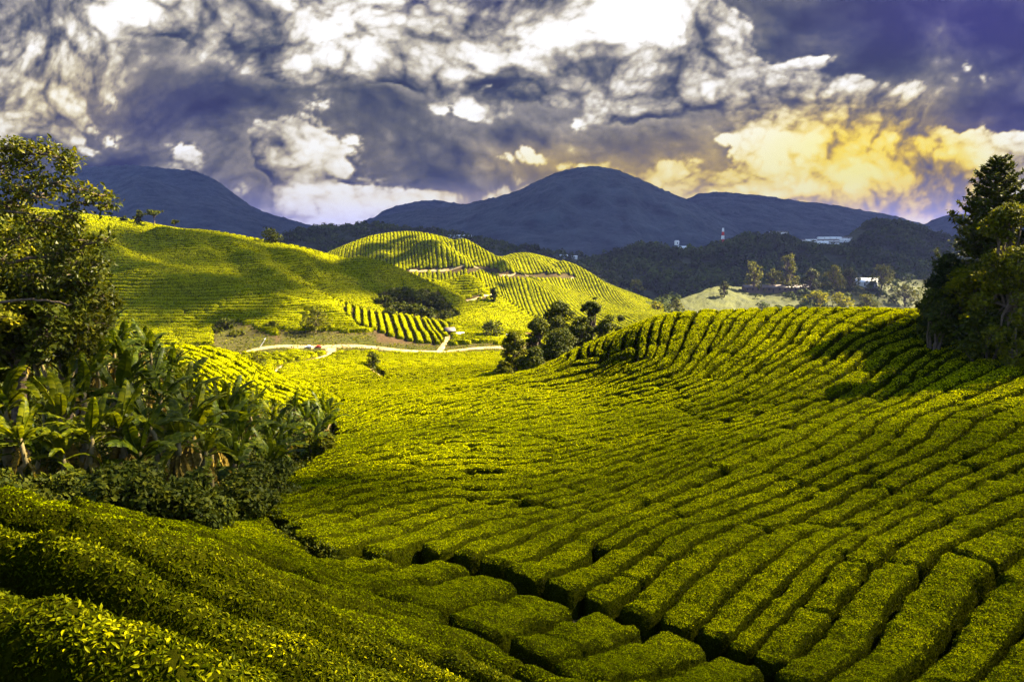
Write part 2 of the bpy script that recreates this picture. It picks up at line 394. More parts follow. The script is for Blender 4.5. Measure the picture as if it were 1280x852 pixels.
# image-space guides: region, px, py, dx, dy
GUIDE = {
 1: [(450,640,1,-.35),(400,610,1,-.3),(550,655,1,-.35),(700,690,1,-.45),(800,720,1,-.55),(950,760,1,-.62),(1100,790,1,-.85),(1230,800,1,-.95),(1250,650,1,-.6),(1000,640,1,-.6),
     (850,620,1,-.42),(1150,560,1,-.55),(1250,480,1,-.45),(500,560,1,-.1),(620,560,1,.05),(450,575,1,-.3),(700,600,1,-.22),(600,610,1,.02),(460,520,1,-.45),(600,505,1,-.25),(700,495,1,-.12),
     (850,510,1,-.3),(1000,470,1,-.5),(1100,430,1,-.8),(720,425,1,-1.3),(800,412,.35,-1),(900,402,.15,-1),(1000,395,-.1,-1),(1070,400,1,-.9),(1160,410,1,-.7),(1230,420,1,-.5),
     (850,440,.6,-1),(760,460,1,-.6),(920,440,1,-.9),(680,475,1,-.15),(800,475,1,-.3),(500,480,1,-.15),(400,480,1,.02),(560,470,1,-.1),(640,530,1,-.15),(770,560,1,-.25),(900,580,1,-.4)],
 2: [(640,730,1,-.25),(560,715,1,-.22),(850,790,1,-.3),(780,820,1,-.3),(880,840,1,-.35),(450,702,1,-.05),(390,690,1,.15),(700,800,1,-.3),(500,740,1,-.1)],
 3: [(100,700,1,.36),(300,780,1,.45),(500,800,1,.42),(150,640,1,.24),(400,740,1,.34),(20,820,1,.5),(20,640,1,.2),(620,840,1,.5),(20,740,1,.4)],
 4: [(220,450,1,.35),(280,450,1,.5),(340,475,1,.5),(260,480,1,.6),(390,490,1,.3)],
}
def world_dir(px, py, dx, dy):
    n = math.hypot(dx, dy); dx, dy = dx/n*4, dy/n*4
    a = hit(px-dx, py-dy); b = hit(px+dx, py+dy)
    if not a or not b: return None
    vx, vy = b[0]-a[0], b[1]-a[1]; m = math.hypot(vx, vy)
    if m < 1e-6: return None
    return vx/m, vy/m
C2 = np.zeros(GZ.shape); S2 = np.zeros(GZ.shape)
for reg, gs in GUIDE.items():
    m = REG == reg; px, py = PX[m], PY[m]; c = 0; s = 0
    for gx, gy, dx, dy in gs:
        wd = world_dir(gx, gy, dx, dy)
        if not wd: continue
        a = math.atan2(wd[1], wd[0])*2
        w = 1/(((px-gx)**2+((py-gy)*1.8)**2)+300.)**1.5
        c = c+w*math.cos(a); s = s+w*math.sin(a)
    if reg == 1:   # wander of the rows
        ang = fbm(GX[m]/9, GY[m]/9, 2, 21)*.5
        c, s = c*np.cos(2*ang)-s*np.sin(2*ang), c*np.sin(2*ang)+s*np.cos(2*ang)
    C2[m] = c; S2[m] = s
# contour and fall-line rows: gradient of a smoothed terrain
Zs = blur(GZ, 14)
dT, dL = np.gradient(Zs, th, ll)
gr, gt = dL/RR, dT/RR
gx = gr*np.sin(TH)+gt*np.cos(TH); gy = gr*np.cos(TH)-gt*np.sin(TH)
ang = np.arctan2(gy, gx)
for reg, off in ((6, math.pi/2), (5, math.pi/2), (7, 0.0), (8, 0.0)):
    m = REG == reg; n = np.hypot(gx, gy)[m]
    if reg == 7:
        ang_ = np.full(m.sum(), 0.0); wd = world_dir(500, 405, .35, 1) or (0, 1); ang_ += math.atan2(wd[1], wd[0])
        C2[m] = np.cos(2*ang_); S2[m] = np.sin(2*ang_)
    elif reg == 8:  # rows stand across the picture, down the slope
        a2 = np.arctan2(np.ones(m.sum())*1.0, -0.15+.0*n)
        C2[m] = np.cos(2*a2); S2[m] = np.sin(2*a2)
    else:
        C2[m] = np.cos(2*(ang[m]+off))*n+ (.06 if reg in (5,6) else 0); S2[m] = np.sin(2*(ang[m]+off))*n
m = np.hypot(C2, S2); m[m == 0] = 1; C2 /= m; S2 /= m
# python-side quick look-ups
kT = (NTH-1)/(TH1-TH0); kL = (NL-1)/(L1-L0)
REGl, C2l, S2l = REG, C2, S2
def cell(x, y):
    i = int((math.atan2(x, y)-TH0)*kT+.5); j = int((math.log(max(math.hypot(x, y), 1.01))-L0)*kL+.5)
    if i < 0 or j < 0 or i >= NTH or j >= NL: return None
    return i, j
# evenly spaced streamlines
def streamlines(reg, dsep, step, seeds, dtest=.72, rnd=random.Random(1), minlen=4):
    H = {}; cs = dsep
    lines = []
    def add(p, li):
        H.setdefault((int(p[0]//cs), int(p[1]//cs)), []).append((p[0], p[1], li))
    def clear(x, y, d, li=-1):
        cx, cy = int(x//cs), int(y//cs); d2 = d*d
        for a in (-1, 0, 1):
            for b in (-1, 0, 1):
                for q in H.get((cx+a, cy+b), ()):
                    if q[2] != li and (q[0]-x)**2+(q[1]-y)**2 < d2: return False
        return True
    def trace(x, y, sgn, dx, dy, own):
        out = []
        dirx, diry = dx*sgn, dy*sgn
        for _ in range(4000):
            c = cell(x, y)
            if c is None or REGl[c] != reg: break
            a = .5*math.atan2(S2l[c], C2l[c]); ux, uy = math.cos(a), math.sin(a)
            if ux*dirx+uy*diry < 0: ux, uy = -ux, -uy
            if ux*dirx+uy*diry < .5: break
            dirx, diry = ux, uy
            x += ux*step; y += uy*step
            c = cell(x, y)
            if c is None or REGl[c] != reg or not clear(x, y, dsep*dtest): break
            if len(out) > 3*dsep/step:
                k = int(3*dsep/step)
                bad = False
                for q in out[:-k:max(1, k//4)]:
                    if (q[0]-x)**2+(q[1]-y)**2 < (dsep*.7)**2: bad = True; break
                if bad: break
            out.append((x, y))
        return out
    queue = list(seeds); qi = 0
    while qi < len(queue):
        x, y = queue[qi]; qi += 1
        c = cell(x, y)
        if c is None or REGl[c] != reg or not clear(x, y, dsep*.97): continue
        a = .5*math.atan2(S2l[c], C2l[c]); ux, uy = math.cos(a), math.sin(a)
        f = trace(x, y, 1, ux, uy, None); b = trace(x, y, -1, ux, uy, None)
        ln = b[::-1]+[(x, y)]+f
        if len(ln) < minlen: continue
        li = len(lines); lines.append(np.array(ln))
        for p in ln: add(p, li)
        for k in range(0, len(ln), max(1, int(dsep/step))):
            p = ln[k]; q = ln[min(k+1, len(ln)-1)]; r = ln[max(k-1, 0)]
            tx, ty = q[0]-r[0], q[1]-r[1]; n = math.hypot(tx, ty) or 1
            for s in (1, -1): queue.append((p[0]-ty/n*s*dsep, p[1]+tx/n*s*dsep))
    return lines
def seeds_for(reg, n):
    ii = np.argwhere(REG == reg); rs = np.random.RandomState(reg)
    if len(ii) == 0: return []
    k = rs.choice(len(ii), min(n, len(ii)), replace=False)
    return [(float(GX[a,b]), float(GY[a,b])) for a, b in ii[k]]
from mathutils.kdtree import KDTree
def halfwidths(lines, dsep):
    pts = np.vstack(lines); lid = np.concatenate([np.full(len(l), i) for i, l in enumerate(lines)])
    kd = KDTree(len(pts))
    for i, p in enumerate(pts): kd.insert((p[0], p[1], 0), i)
    kd.balance()
    res = []
    for i, l in enumerate(lines):
        t = np.gradient(l, axis=0); t /= np.maximum(np.linalg.norm(t, axis=1), 1e-9)[:,None]
        wl = np.full(len(l), dsep*.56); wr = wl.copy()
        for k, p in enumerate(l):
            nx, ny = -t[k,1], t[k,0]; bl = br = 1e9
            for co, idx, d in kd.find_range((p[0], p[1], 0), dsep*1.9):
                if lid[idx] == i: continue
                vx, vy = co[0]-p[0], co[1]-p[1]; lat = vx*nx+vy*ny; al = abs(vx*t[k,0]+vy*t[k,1])
                if al > abs(lat)*.8: continue
                if lat > 0: bl = min(bl, d)
                else: br = min(br, d)
            if bl < 1e8: wl[k] = bl*.5
            if br < 1e8: wr[k] = br*.5
        def sm(w):
            for _ in range(3):
                w = np.concatenate([[w[0]], (w[:-2]+w[1:-1]*2+w[2:])/4, [w[-1]]]) if len(w) > 2 else w
            return w
        res.append((sm(wl), sm(wr)))
    return res
def cut(lines, hw, step, lo, hi, gap, rnd):
    """breaks every row into single hedges"""
    out = []
    for l, (wl, wr) in zip(lines, hw):
        i = 0; n = len(l)
        L = rnd.uniform(lo*.3, hi)
        while i < n-2:
            k = max(3, int(L/step)); j = min(n, i+k)
            if n-j < 4: j = n
            if j-i >= 3: out.append((l[i:j], wl[i:j], wr[i:j]))
            i = j-1 if j < n else n; L = rnd.uniform(lo, hi)
    return out
def resample(l, wl, wr, ds):
    s = np.concatenate([[0], np.cumsum(np.linalg.norm(np.diff(l, axis=0), axis=1))])
    n = max(4, int(round(s[-1]/ds))+1); q = np.linspace(0, s[-1], n)
    return np.stack([np.interp(q, s, l[:,0]), np.interp(q, s, l[:,1])], 1), np.interp(q, s, wl), np.interp(q, s, wr), q, s[-1]
def hedge_verts(seg, ds, nx, gap, seed, H=HEDGE_H, endgap=.12, amp=.11, pw=4.5):
    """a rounded flat-topped hedge: (rows, nx, 3) vertices"""
    l, wl, wr, q, L = resample(*seg, ds)
    t = np.gradient(l, axis=0); t /= np.maximum(np.linalg.norm(t, axis=1), 1e-9)[:,None]
    nrm = np.stack([-t[:,1], t[:,0]], 1)
    e = np.minimum(q, L-q); rr = min(.40*float(np.mean(wl+wr))*.5+.04, L*.3)
    f = np.sqrt(np.clip(1-(1-np.clip(e/rr, 0, 1))**2, 0, 1)); f = .70+.30*f
    # pull the ends in a little so that hedges part from each other
    u = np.linspace(-1, 1, nx); prof = (1-np.abs(u)**pw)**.5
    us = np.sign(u)*np.abs(u)**.82
    W = np.where(us[None] > 0, (wl[:,None]-gap)*us[None], (wr[:,None]-gap)*us[None])
    W = W*f[:,None]
    rs = seed*7.31
    W = W*(1+amp*2.0*fbm(q[:,None]*1.1+rs+np.sign(u)[None]*40, np.zeros((1, nx))+.5, 3, 31)*1.3)
    X = l[:,0,None]+nrm[:,0,None]*W; Y = l[:,1,None]+nrm[:,1,None]*W
    Zt = top(X.ravel(), Y.ravel()).reshape(X.shape)
    hh = H*np.clip(.5+np.hypot(X, Y)/10, 0, 1)
    fz = np.clip(f*1.15, 0, 1)**.8
    lump = (fbm(X*1.6, Y*1.6, 3, 41)*1.4+fbm(X*4.2, Y*4.2, 2, 43)*.7)*amp
    Z = Zt-hh+hh*(prof[None]*fz[:,None])*1.0+lump*(prof[None])-.06*(1-prof[None])
    G_ = np.stack([X, Y, Z], -1)
    # closed ends: one step in and down to the soil
    def cap(row, nxt):
        c = row.mean(0); w = row.copy(); out = (row-nxt); out /= max(1e-6, float(np.linalg.norm(out.mean(0)[:2])))
        w[:,:2] = c[:2]+(row[:,:2]-c[:2])*.82+out.mean(0)[None,:2]*.07; w[:,2] = row[0,2]+(row[:,2]-row[0,2])*.55; v = w.copy()
        v[:,:2] = c[:2]+(row[:,:2]-c[:2])*.8+out.mean(0)[None,:2]*.07; v[:,2] = min(row[0,2], row[-1,2])-.05
        return w, v
    a1, a2 = cap(G_[0], G_[1]); b1, b2 = cap(G_[-1], G_[-2])
    return np.concatenate([a2[None], a1[None], G_, b1[None], b2[None]])
# ------------------------------------------------------------------ materials
def new_mat(name, rough=.8, spec=.2):
    m = bpy.data.materials.new(name); m.use_nodes = True; b = NB(m.node_tree); p = m.node_tree.nodes['Principled BSDF']
    p.inputs['Roughness'].default_value = rough; p.inputs['Specular IOR Level'].default_value = spec
    return m, b, p
def leaf_mat(name, stops, rough=.55, spec=.3, trans=.35, patch=.12, patch_amt=.35, tr_tint=(1.25,1.2,.5)):
    """leaves: a colour per leaf, drifting over metres, with light through the blade"""
    m, b, p = new_mat(name, rough, spec*.35); nt = m.node_tree
    stops = [(q, (c[0]*.95, c[1], c[2]*.45)) for q, c in stops]
    rnd = b.n('ShaderNodeNewGeometry').outputs['Random Per Island']
    pos = b.n('ShaderNodeNewGeometry').outputs['Position']
    pn = b.mr(b.noise(pos, patch, 3, .55).outputs[0], .33, .67)
    f = b.m('ADD', b.m('MULTIPLY', rnd, 1-patch_amt), b.m('MULTIPLY', pn, patch_amt))
    col = b.ramp(f, stops)
    nt.links.new(col, p.inputs['Base Color'])
    tr = b.n('ShaderNodeBsdfTranslucent', [b.mix(1.0, col, tr_tint, 'MULTIPLY')])
    mx = b.n('ShaderNodeMixShader', [trans, p.outputs[0], tr.outputs[0]])
    nt.links.new(mx.outputs[0], nt.nodes['Material Output'].inputs[0])
    return m
def solid_mat(name, c1, c2, scale=3., rough=.85, spec=.15, bump=.0, bscale=20., bdist=.02, detail=5):
    m, b, p = new_mat(name, rough, spec); nt = m.node_tree
    pos = b.n('ShaderNodeNewGeometry').outputs['Position']
    f = b.mr(b.noise(pos, scale, detail, .6).outputs[0], .3, .7)
    nt.links.new(b.mix(f, c1, c2), p.inputs['Base Color'])
    if bump:
        bp = b.n('ShaderNodeBump', {'Strength': bump, 'Distance': bdist, 'Height': b.noise(pos, bscale, 6, .6).outputs[0]})
        nt.links.new(bp.outputs[0], p.inputs['Normal'])
    return m
TEA_TOP = leaf_mat('tea_shoots_and_glints', [(0, (.018,.024,.0002)), (.42, (.086,.100,.0002)), (.75, (.20,.20,.0002)), (1, (.56,.50,.0004))], rough=.8, spec=0, trans=.3, patch=.09)  # shoot colours, spread dark to bright to paint sun glints as well
TEA_SIDE = leaf_mat('tea_old_leaves_shaded', [(0, (.004,.006,.0002)), (.5, (.016,.020,.0003)), (1, (.06,.06,.0005))], rough=.8, spec=0, trans=.12)  # old flank leaves, painted darker still to shade the seams
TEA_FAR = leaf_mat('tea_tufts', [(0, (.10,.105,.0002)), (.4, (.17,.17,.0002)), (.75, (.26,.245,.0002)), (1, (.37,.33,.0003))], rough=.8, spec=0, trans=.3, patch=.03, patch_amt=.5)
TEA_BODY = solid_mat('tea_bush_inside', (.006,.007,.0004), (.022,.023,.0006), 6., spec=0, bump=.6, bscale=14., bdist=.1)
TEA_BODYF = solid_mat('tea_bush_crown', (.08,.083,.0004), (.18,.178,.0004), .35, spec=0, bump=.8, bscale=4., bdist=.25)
SOIL = solid_mat('soil', (.030,.018,.008), (.085,.050,.020), 1.3, bump=.5, bscale=9., bdist=.08)
ROADM = solid_mat('dirt_track', (.20,.13,.05), (.36,.26,.12), .5, bump=.3, bscale=6., bdist=.05)
# ground: soil under the tea, rough grass and scrub elsewhere
def ground_mat():
    m, b, p = new_mat('earth_and_grass', .95, .05); nt = m.node_tree
    pos = b.n('ShaderNodeNewGeometry').outputs['Position']
    a = b.n('ShaderNodeAttribute', attribute_name='tea').outputs['Fac']
    n1 = b.mr(b.noise(pos, .18, 6, .6).outputs[0], .35, .65); n2 = b.mr(b.noise(pos, 1.7, 4, .6).outputs[0], .3, .7)
    grass = b.mix(n2, (.012,.016,.003), (.050,.050,.006)); dry = b.mix(n2, (.045,.028,.014), (.085,.058,.030))  # grass and dry earth, darkened overall to stand for gully shade
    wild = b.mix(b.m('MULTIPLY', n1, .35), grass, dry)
    soil = b.mix(n2, (.022,.014,.007), (.070,.042,.018))
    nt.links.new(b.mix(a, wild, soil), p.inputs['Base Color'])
    bp = b.n('ShaderNodeBump', {'Strength': .6, 'Distance': .15, 'Height': b.noise(pos, 3.5, 6, .6).outputs[0]})
    nt.links.new(bp.outputs[0], p.inputs['Normal'])
    return m
Vg = np.stack([GX, GY, GZ-HEDGE_H*np.clip(.5+RR/10, 0, 1)], -1)
TEAG = blur((REG > 0).astype(float), 2)
sub = np.s_[::2, ::2]
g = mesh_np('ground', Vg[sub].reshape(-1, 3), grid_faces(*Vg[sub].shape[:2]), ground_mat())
t_ = g.data.attributes.new('tea', 'FLOAT', 'POINT'); t_.data.foreach_set('value', TEAG[sub].astype(np.float32).ravel()); g['kind'] = 'structure'
def gz(x, y): return top(x, y)-HEDGE_H
# ------------------------------------------------------------------ leaves on any quad surface
RS = np.random.RandomState(12)
def scatter_on(Q, dens, rs=RS):
    """random points on quads Q (n,4,3); dens per square metre (n,). returns points, normals, quad index, height-independent frames"""
    e1 = Q[:,1]-Q[:,0]; e2 = Q[:,3]-Q[:,0]; e3 = Q[:,2]-Q[:,0]
    nr = np.cross(Q[:,2]-Q[:,0], Q[:,3]-Q[:,1]); ar = .5*np.linalg.norm(nr, axis=1); nr /= np.maximum(ar*2, 1e-12)[:,None]
    nr[nr[:,2] < -.2] *= -1
    k = rs.poisson(ar*dens); idx = np.repeat(np.arange(len(Q)), k)
    a = rs.rand(len(idx), 1); b = rs.rand(len(idx), 1)
    q = Q[idx]
    p = (q[:,0]*(1-a)+q[:,1]*a)*(1-b)+(q[:,3]*(1-a)+q[:,2]*a)*b
    return p, nr[idx], idx
def leaf_quads(p, n, size, rs=RS, tilt=.75, asp=.5, lift=.0, fold=.12):
    """one bent diamond per point; returns verts (4k,3), faces (k,4)"""
    k = len(p)
    d = n+tilt*rs.normal(size=(k, 3)); d /= np.linalg.norm(d, axis=1)[:,None]          # blade normal
    a = rs.normal(size=(k, 3)); a -= (a*d).sum(1)[:,None]*d; a /= np.linalg.norm(a, axis=1)[:,None]
    c = np.cross(d, a); s = (np.asarray(size)*np.ones(k)*rs.uniform(.7, 1.3, k))[:,None]
    o = p+n*lift*s
    V = np.stack([o-a*s*.5, o+c*s*asp*.5-d*s*fold*.5+a*s*.05, o+a*s*.5, o-c*s*asp*.5-d*s*fold*.5+a*s*.05], 1).reshape(-1, 3)
    return V, np.arange(k*4).reshape(k, 4)
def real_leaves(p, n, size, rs=RS, tilt=.6):
    """near leaves: two pointed halves folded on the midrib and arched (six quads share nine vertices)"""
    k = len(p)
    d = n+tilt*rs.normal(size=(k, 3)); d /= np.linalg.norm(d, axis=1)[:,None]
    a = rs.normal(size=(k, 3))+n*.35; a -= (a*d).sum(1)[:,None]*d; a /= np.linalg.norm(a, axis=1)[:,None]
    c = np.cross(d, a); s = (np.asarray(size)*np.ones(k)*rs.uniform(.65, 1.25, k))[:,None]
    prof = [(0, .0, 0), (.28, .17, .05), (.62, .19, .03), (1, .0, -.10)]
    vs = []
    for t, w, h in prof:
        m_ = p+a*s*t+d*s*h
        vs += [m_+c*s*w+d*s*w*.45, m_, m_-c*s*w+d*s*w*.45]
    V = np.stack(vs, 1).reshape(-1, 3)
    f = []
    for r_ in range(3):
        for c_ in range(2): f.append([r_*3+c_, r_*3+3+c_, r_*3+4+c_, r_*3+1+c_])
    F = (np.arange(k)[:,None,None]*12+np.array(f)[None]).reshape(-1, 4)
    return V, F
# ------------------------------------------------------------------ tea hedges
CFG = {1: (1.16, .28, 2.4, 11.0, .02, 13), 2: (1.05, .25, 3, 10, .03, 11), 3: (1.36, .2, 6, 14, .24, 13), 4: (1.05, .35, 1.4, 3., .07, 7),
       5: (1.3, .5, 2.0, 5, .08, 5), 6: (1.35, .6, 3.0, 14, .19, 5), 7: (1.5, .6, 5, 14, .15, 5), 8: (1.5, 1.2, 8, 30, .07, 5)}
rnd = random.Random(5)
HED = []     # region, verts grid
for reg, (ds_, st_, lo, hi, gap, nx) in CFG.items():
    Ls = streamlines(reg, ds_, st_, seeds_for(reg, 400), minlen=max(3, int(1.2/st_)), dtest=.5)
    hw = halfwidths(Ls, ds_)
    for k, sg in enumerate(cut(Ls, hw, st_, lo, hi, gap, rnd)):
        mid = sg[0][len(sg[0])//2]; y = float(np.hypot(*mid))
        g2_ = gap+(.0007*min(y, 80) if reg in (1, 4, 5) else 0)
        v = hedge_verts(sg, max(.14, y*.0075) if reg < 6 else (.9 if reg < 8 else 2.), nx, g2_*rnd.uniform(.3, 1.7), k, H=.42 if reg == 8 else (1.25 if reg == 3 else .74), pw=1.9 if reg == 3 else rnd.uniform(4.5, 8.0))
        HED.append((reg, v, y, mid))
print('hedges', len(HED), round(time.time()-T0, 1))
def screen_area(v):
    px, py = proj(v[...,0], v[...,1], v[...,2]); px = px*.8; py = py*.8
    ax = px[1:,1:]-px[:-1,:-1]; ay = py[1:,1:]-py[:-1,:-1]; bx = px[1:,:-1]-px[:-1,1:]; by = py[1:,:-1]-py[:-1,1:]
    cr = np.abs(ax*by-ay*bx)*.5
    ins = (px[1:,1:] > 0) & (px[1:,1:] < 1024) & (py[1:,1:] > 0) & (py[1:,1:] < 681) & (v[1:,1:,1] > .5)
    return float((cr*ins).sum())
SA = np.array([screen_area(h[1]) for h in HED])
order = np.argsort(-SA); IND = set(order[:300].tolist())
def build_hedge_geo(ids, body_only=False):
    """merged arrays for a list of hedges: verts, quads, material index per quad"""
    V, F, M, o = [], [], [], 0
    Qs, Rg, Dd, Up = [], [], [], []
    for i in ids:
        reg, v, y, mid = HED[i]; n, mx, _ = v.shape
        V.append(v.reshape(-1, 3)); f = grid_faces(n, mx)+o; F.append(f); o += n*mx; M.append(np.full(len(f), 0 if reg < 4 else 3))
        g_ = v; Qs.append(np.stack([g_[:-1,:-1], g_[1:,:-1], g_[1:,1:], g_[:-1,1:]], 2).reshape(-1, 4, 3))
    Q = np.vstack(Qs); c = Q.mean(1); D = np.hypot(c[:,0], c[:,1])
    px, py = proj(c[:,0], c[:,1], c[:,2])
    vis = (px > -200) & (px < 1520) & (py < 1050) & (c[:,1] > .6)
    def emit(mask, size, asp, cov, fn, **kw):
        nonlocal o
        if not mask.any(): return
        q = Q[mask]; s = size[mask]
        p, n_, idx = scatter_on(q, cov/(asp*.5*s*s))
        if len(p) == 0: return
        vv, ff = fn(p, n_, s[idx], **kw); V.append(vv); F.append(ff+o); o += len(vv)
        # shoots on the plucked table; the flanks' old leaves also paint seam shade
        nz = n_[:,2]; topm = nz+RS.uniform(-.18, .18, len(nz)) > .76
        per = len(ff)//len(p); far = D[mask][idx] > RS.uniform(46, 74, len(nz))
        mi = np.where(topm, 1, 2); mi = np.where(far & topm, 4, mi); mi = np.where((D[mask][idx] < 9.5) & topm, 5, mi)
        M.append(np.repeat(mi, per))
    near = vis & (D < 9.5); mid_ = vis & (D >= 9.5) & (D < 92); farm = vis & (D >= 92)
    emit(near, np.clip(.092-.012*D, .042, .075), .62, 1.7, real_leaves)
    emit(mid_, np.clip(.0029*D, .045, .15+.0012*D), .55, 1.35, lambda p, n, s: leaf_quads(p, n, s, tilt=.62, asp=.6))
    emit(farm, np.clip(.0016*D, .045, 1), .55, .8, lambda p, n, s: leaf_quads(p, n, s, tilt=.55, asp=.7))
    return np.vstack(V), np.vstack(F), np.concatenate(M)
TEA_NEAR = leaf_mat('tea_young_leaves', [(0, (.018,.022,.0002)), (.45, (.055,.062,.0003)), (.8, (.16,.15,.0004)), (1, (.42,.36,.0006))], rough=.5, spec=.05, trans=.3, patch=.8)
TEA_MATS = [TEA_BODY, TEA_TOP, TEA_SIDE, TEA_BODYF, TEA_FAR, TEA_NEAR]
def hedge_obj(name, ids):
    V, F, M = build_hedge_geo(ids)
    if len(ids) == 1:
        r, v, y, mid = HED[ids[0]]; base = np.array([mid[0], mid[1], float(top(mid[0], mid[1]))-HEDGE_H]); V = V-base
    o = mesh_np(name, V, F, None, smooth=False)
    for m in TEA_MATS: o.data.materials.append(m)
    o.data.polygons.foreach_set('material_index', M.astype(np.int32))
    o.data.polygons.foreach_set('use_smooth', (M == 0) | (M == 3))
    if len(ids) == 1: o.location = base
    return o
ORD = ['nearest', 'second nearest', 'third nearest', 'fourth nearest', 'fifth nearest', 'sixth nearest', 'seventh nearest', 'eighth nearest', 'ninth nearest', 'tenth nearest']
def ordw(k): return ORD[k] if k < 10 else ('%d%s nearest' % (k+1, {1: 'st', 2: 'nd', 3: 'rd'}.get((k+1) % 10, 'th') if k+1 > 20 else 'th'))
HLAB = {}
def _prep_labels():
    z = {}
    for i in IND:
        reg, v, y, mid = HED[i]
        px, py = proj(v[...,0], v[...,1], v[...,2]); cx, cy = float(np.median(px)), float(np.median(py))
        L = float(np.linalg.norm(np.diff(v[:, v.shape[1]//2], axis=0), axis=1).sum()); ch = float(np.linalg.norm(v[-1, v.shape[1]//2]-v[0, v.shape[1]//2]))
        size = 'short' if L < 2.6 else ('long' if L > 5 else 'middling'); shp = 'curved' if ch < .975*L else 'straight'
        if reg == 3: area = 'on the near left slope'; grp = 'tea hedges on the near left slope'
        elif reg == 2: area = 'between the near slope and the earth path'; grp = 'tea hedges below the earth path'
        elif reg == 4: area = 'on the hump beyond the bananas'; grp = 'tea hedges on the hump'
        else:
            col = 'at far left' if cx < 480 else 'at centre left' if cx < 680 else 'at centre' if cx < 860 else 'at centre right' if cx < 1060 else 'at far right'
            row = 'along the bottom of the right field' if cy > 760 else 'low in the right field' if cy > 660 else 'halfway up the right field' if cy > 560 else 'high in the right field' if cy > 470 else 'under the crest'
            area = '%s %s' % (row, col); grp = 'tea hedges of the right field'
        z.setdefault((area, size, shp), []).append((y, i, grp))
    for (area, size, shp), l in z.items():
        l.sort()
        for k, (y, i, grp) in enumerate(l):
            HLAB[i] = ('%s %s tea hedge %s%s' % (size, shp, area, ', %s' % ordw(k) if len(l) > 1 else ''), grp)
_prep_labels()
def label_hedge(o, i):
    o['label'], o['group'] = HLAB[i]; o['category'] = 'tea hedge'
for i in sorted(IND):
    o = hedge_obj('tea_hedge', [i]); label_hedge(o, i)
rest = [i for i in range(len(HED)) if i not in IND]
o = hedge_obj('tea_bushes', rest); o['kind'] = 'stuff'
o['label'] = 'rows of clipped tea bushes covering the far slopes and valley'; o['category'] = 'tea bushes'
print('tea built', round(time.time()-T0, 1), 'rest', len(rest))
# ------------------------------------------------------------------ dirt tracks
def road(name, pts, w, lift=.12):
    hp = [hit(*p, y0=70) for p in pts]
    hp = [h for h in hp if h]
    l = np.array(hp); s = np.concatenate([[0], np.cumsum(np.linalg.norm(np.diff(l, axis=0), axis=1))])
    q = np.arange(0, s[-1], 1.0); c = np.stack([np.interp(q, s, l[:,0]), np.interp(q, s, l[:,1])], 1)
    for _ in range(8): c[1:-1] = (c[:-2]+2*c[1:-1]+c[2:])/4
    t = np.gradient(c, axis=0); t /= np.linalg.norm(t, axis=1)[:,None]; n = np.stack([-t[:,1], t[:,0]], 1)
    u = np.linspace(-1, 1, 7); ww = w*.5*(1+.18*fbm(q/5, q*0, 2, 77))
    X = c[:,0,None]+n[:,0,None]*u*ww[:,None]; Y = c[:,1,None]+n[:,1,None]*u*ww[:,None]
    zc = gz(c[:,0], c[:,1])
    Z = np.maximum(gz(X.ravel(), Y.ravel()).reshape(X.shape), zc[:,None]-.3)+lift
    Z[:,0] -= .5; Z[:,-1] -= .5
    o = mesh_np(name, np.stack([X, Y, Z], -1).reshape(-1, 3), grid_faces(*X.shape), ROADM); o['kind'] = 'structure'
    return o
for k_, w_ in (('upper', 2.5), ('lower', 2.7), ('spur', 1.7), ('far', 1.8), ('field', 1.0), ('mid', 2.2)): road('dirt_track', ROADS[k_], w_)
# ------------------------------------------------------------------ vegetation helpers
# ------------------------------------------------------------------ the rest of the ground, hills, mountains
GM = bpy.data.materials['earth_and_grass']
_tb = np.linspace(TH1-.002, TH0+2*math.pi+.002, 140); _lb = np.linspace(math.log(.6), math.log(740), 90)
A_, B_ = np.meshgrid(_tb, _lb, indexing='ij'); r_ = np.exp(B_)
aw = np.where(A_ > math.pi, A_-2*math.pi, A_)
zb_ = tps_eval(W_TPS, _X, np.stack([aw.ravel()*1.6, np.maximum(B_, 0).ravel()], 1)).reshape(A_.shape)*r_
zb_ = np.clip(zb_, -60, -1.6)-HEDGE_H*np.clip(.5+r_/10, 0, 1)
e0 = samp(GZ, r_*np.sin(TH1-.001), r_*np.cos(TH1-.001))-ZC-HEDGE_H; e1 = samp(GZ, r_*np.sin(TH0+.001), r_*np.cos(TH0+.001))-ZC-HEDGE_H
wa = np.exp(-((A_-TH1)/.25)**2); wb = np.exp(-((A_-(TH0+2*math.pi))/.25)**2)
zb_ = zb_*(1-wa)*(1-wb)+e0*wa+e1*wb*(1-wa)
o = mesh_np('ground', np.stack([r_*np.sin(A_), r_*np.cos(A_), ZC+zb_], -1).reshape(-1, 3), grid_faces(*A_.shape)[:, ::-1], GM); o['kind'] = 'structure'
FORESTG = solid_mat('forest_floor', (.014,.020,.006), (.045,.050,.014), .05, bump=1.0, bscale=.35, bdist=2.5)
SLOPEG = solid_mat('tea_slope_ground', (.018,.022,.004), (.055,.058,.006), .12, bump=.8, bscale=1.2, bdist=.6)
FARG = solid_mat('haze_tinted_forest', (.008,.018,.024), (.055,.070,.075), .02, bump=1.0, bscale=.07, bdist=12., detail=8)  # forest green with a blue haze tint painted into the colour
_tb = np.linspace(-math.pi, math.pi, 241); _lb = np.linspace(math.log(600), math.log(12000), 40)
A_, B_ = np.meshgrid(_tb, _lb, indexing='ij'); r_ = np.exp(B_)
ed = samp(GZ, 660*np.sin(np.clip(A_, TH0, TH1)), 660*np.cos(np.clip(A_, TH0, TH1)))-ZC-3
zf = ed+(-46-ed)*np.clip((r_-660)/200, 0, 1); zf[r_ < 640] -= 6
zf = zf+fbm(A_*9, B_*6, 3, 88)*6*np.clip((r_-700)/300, 0, 1)
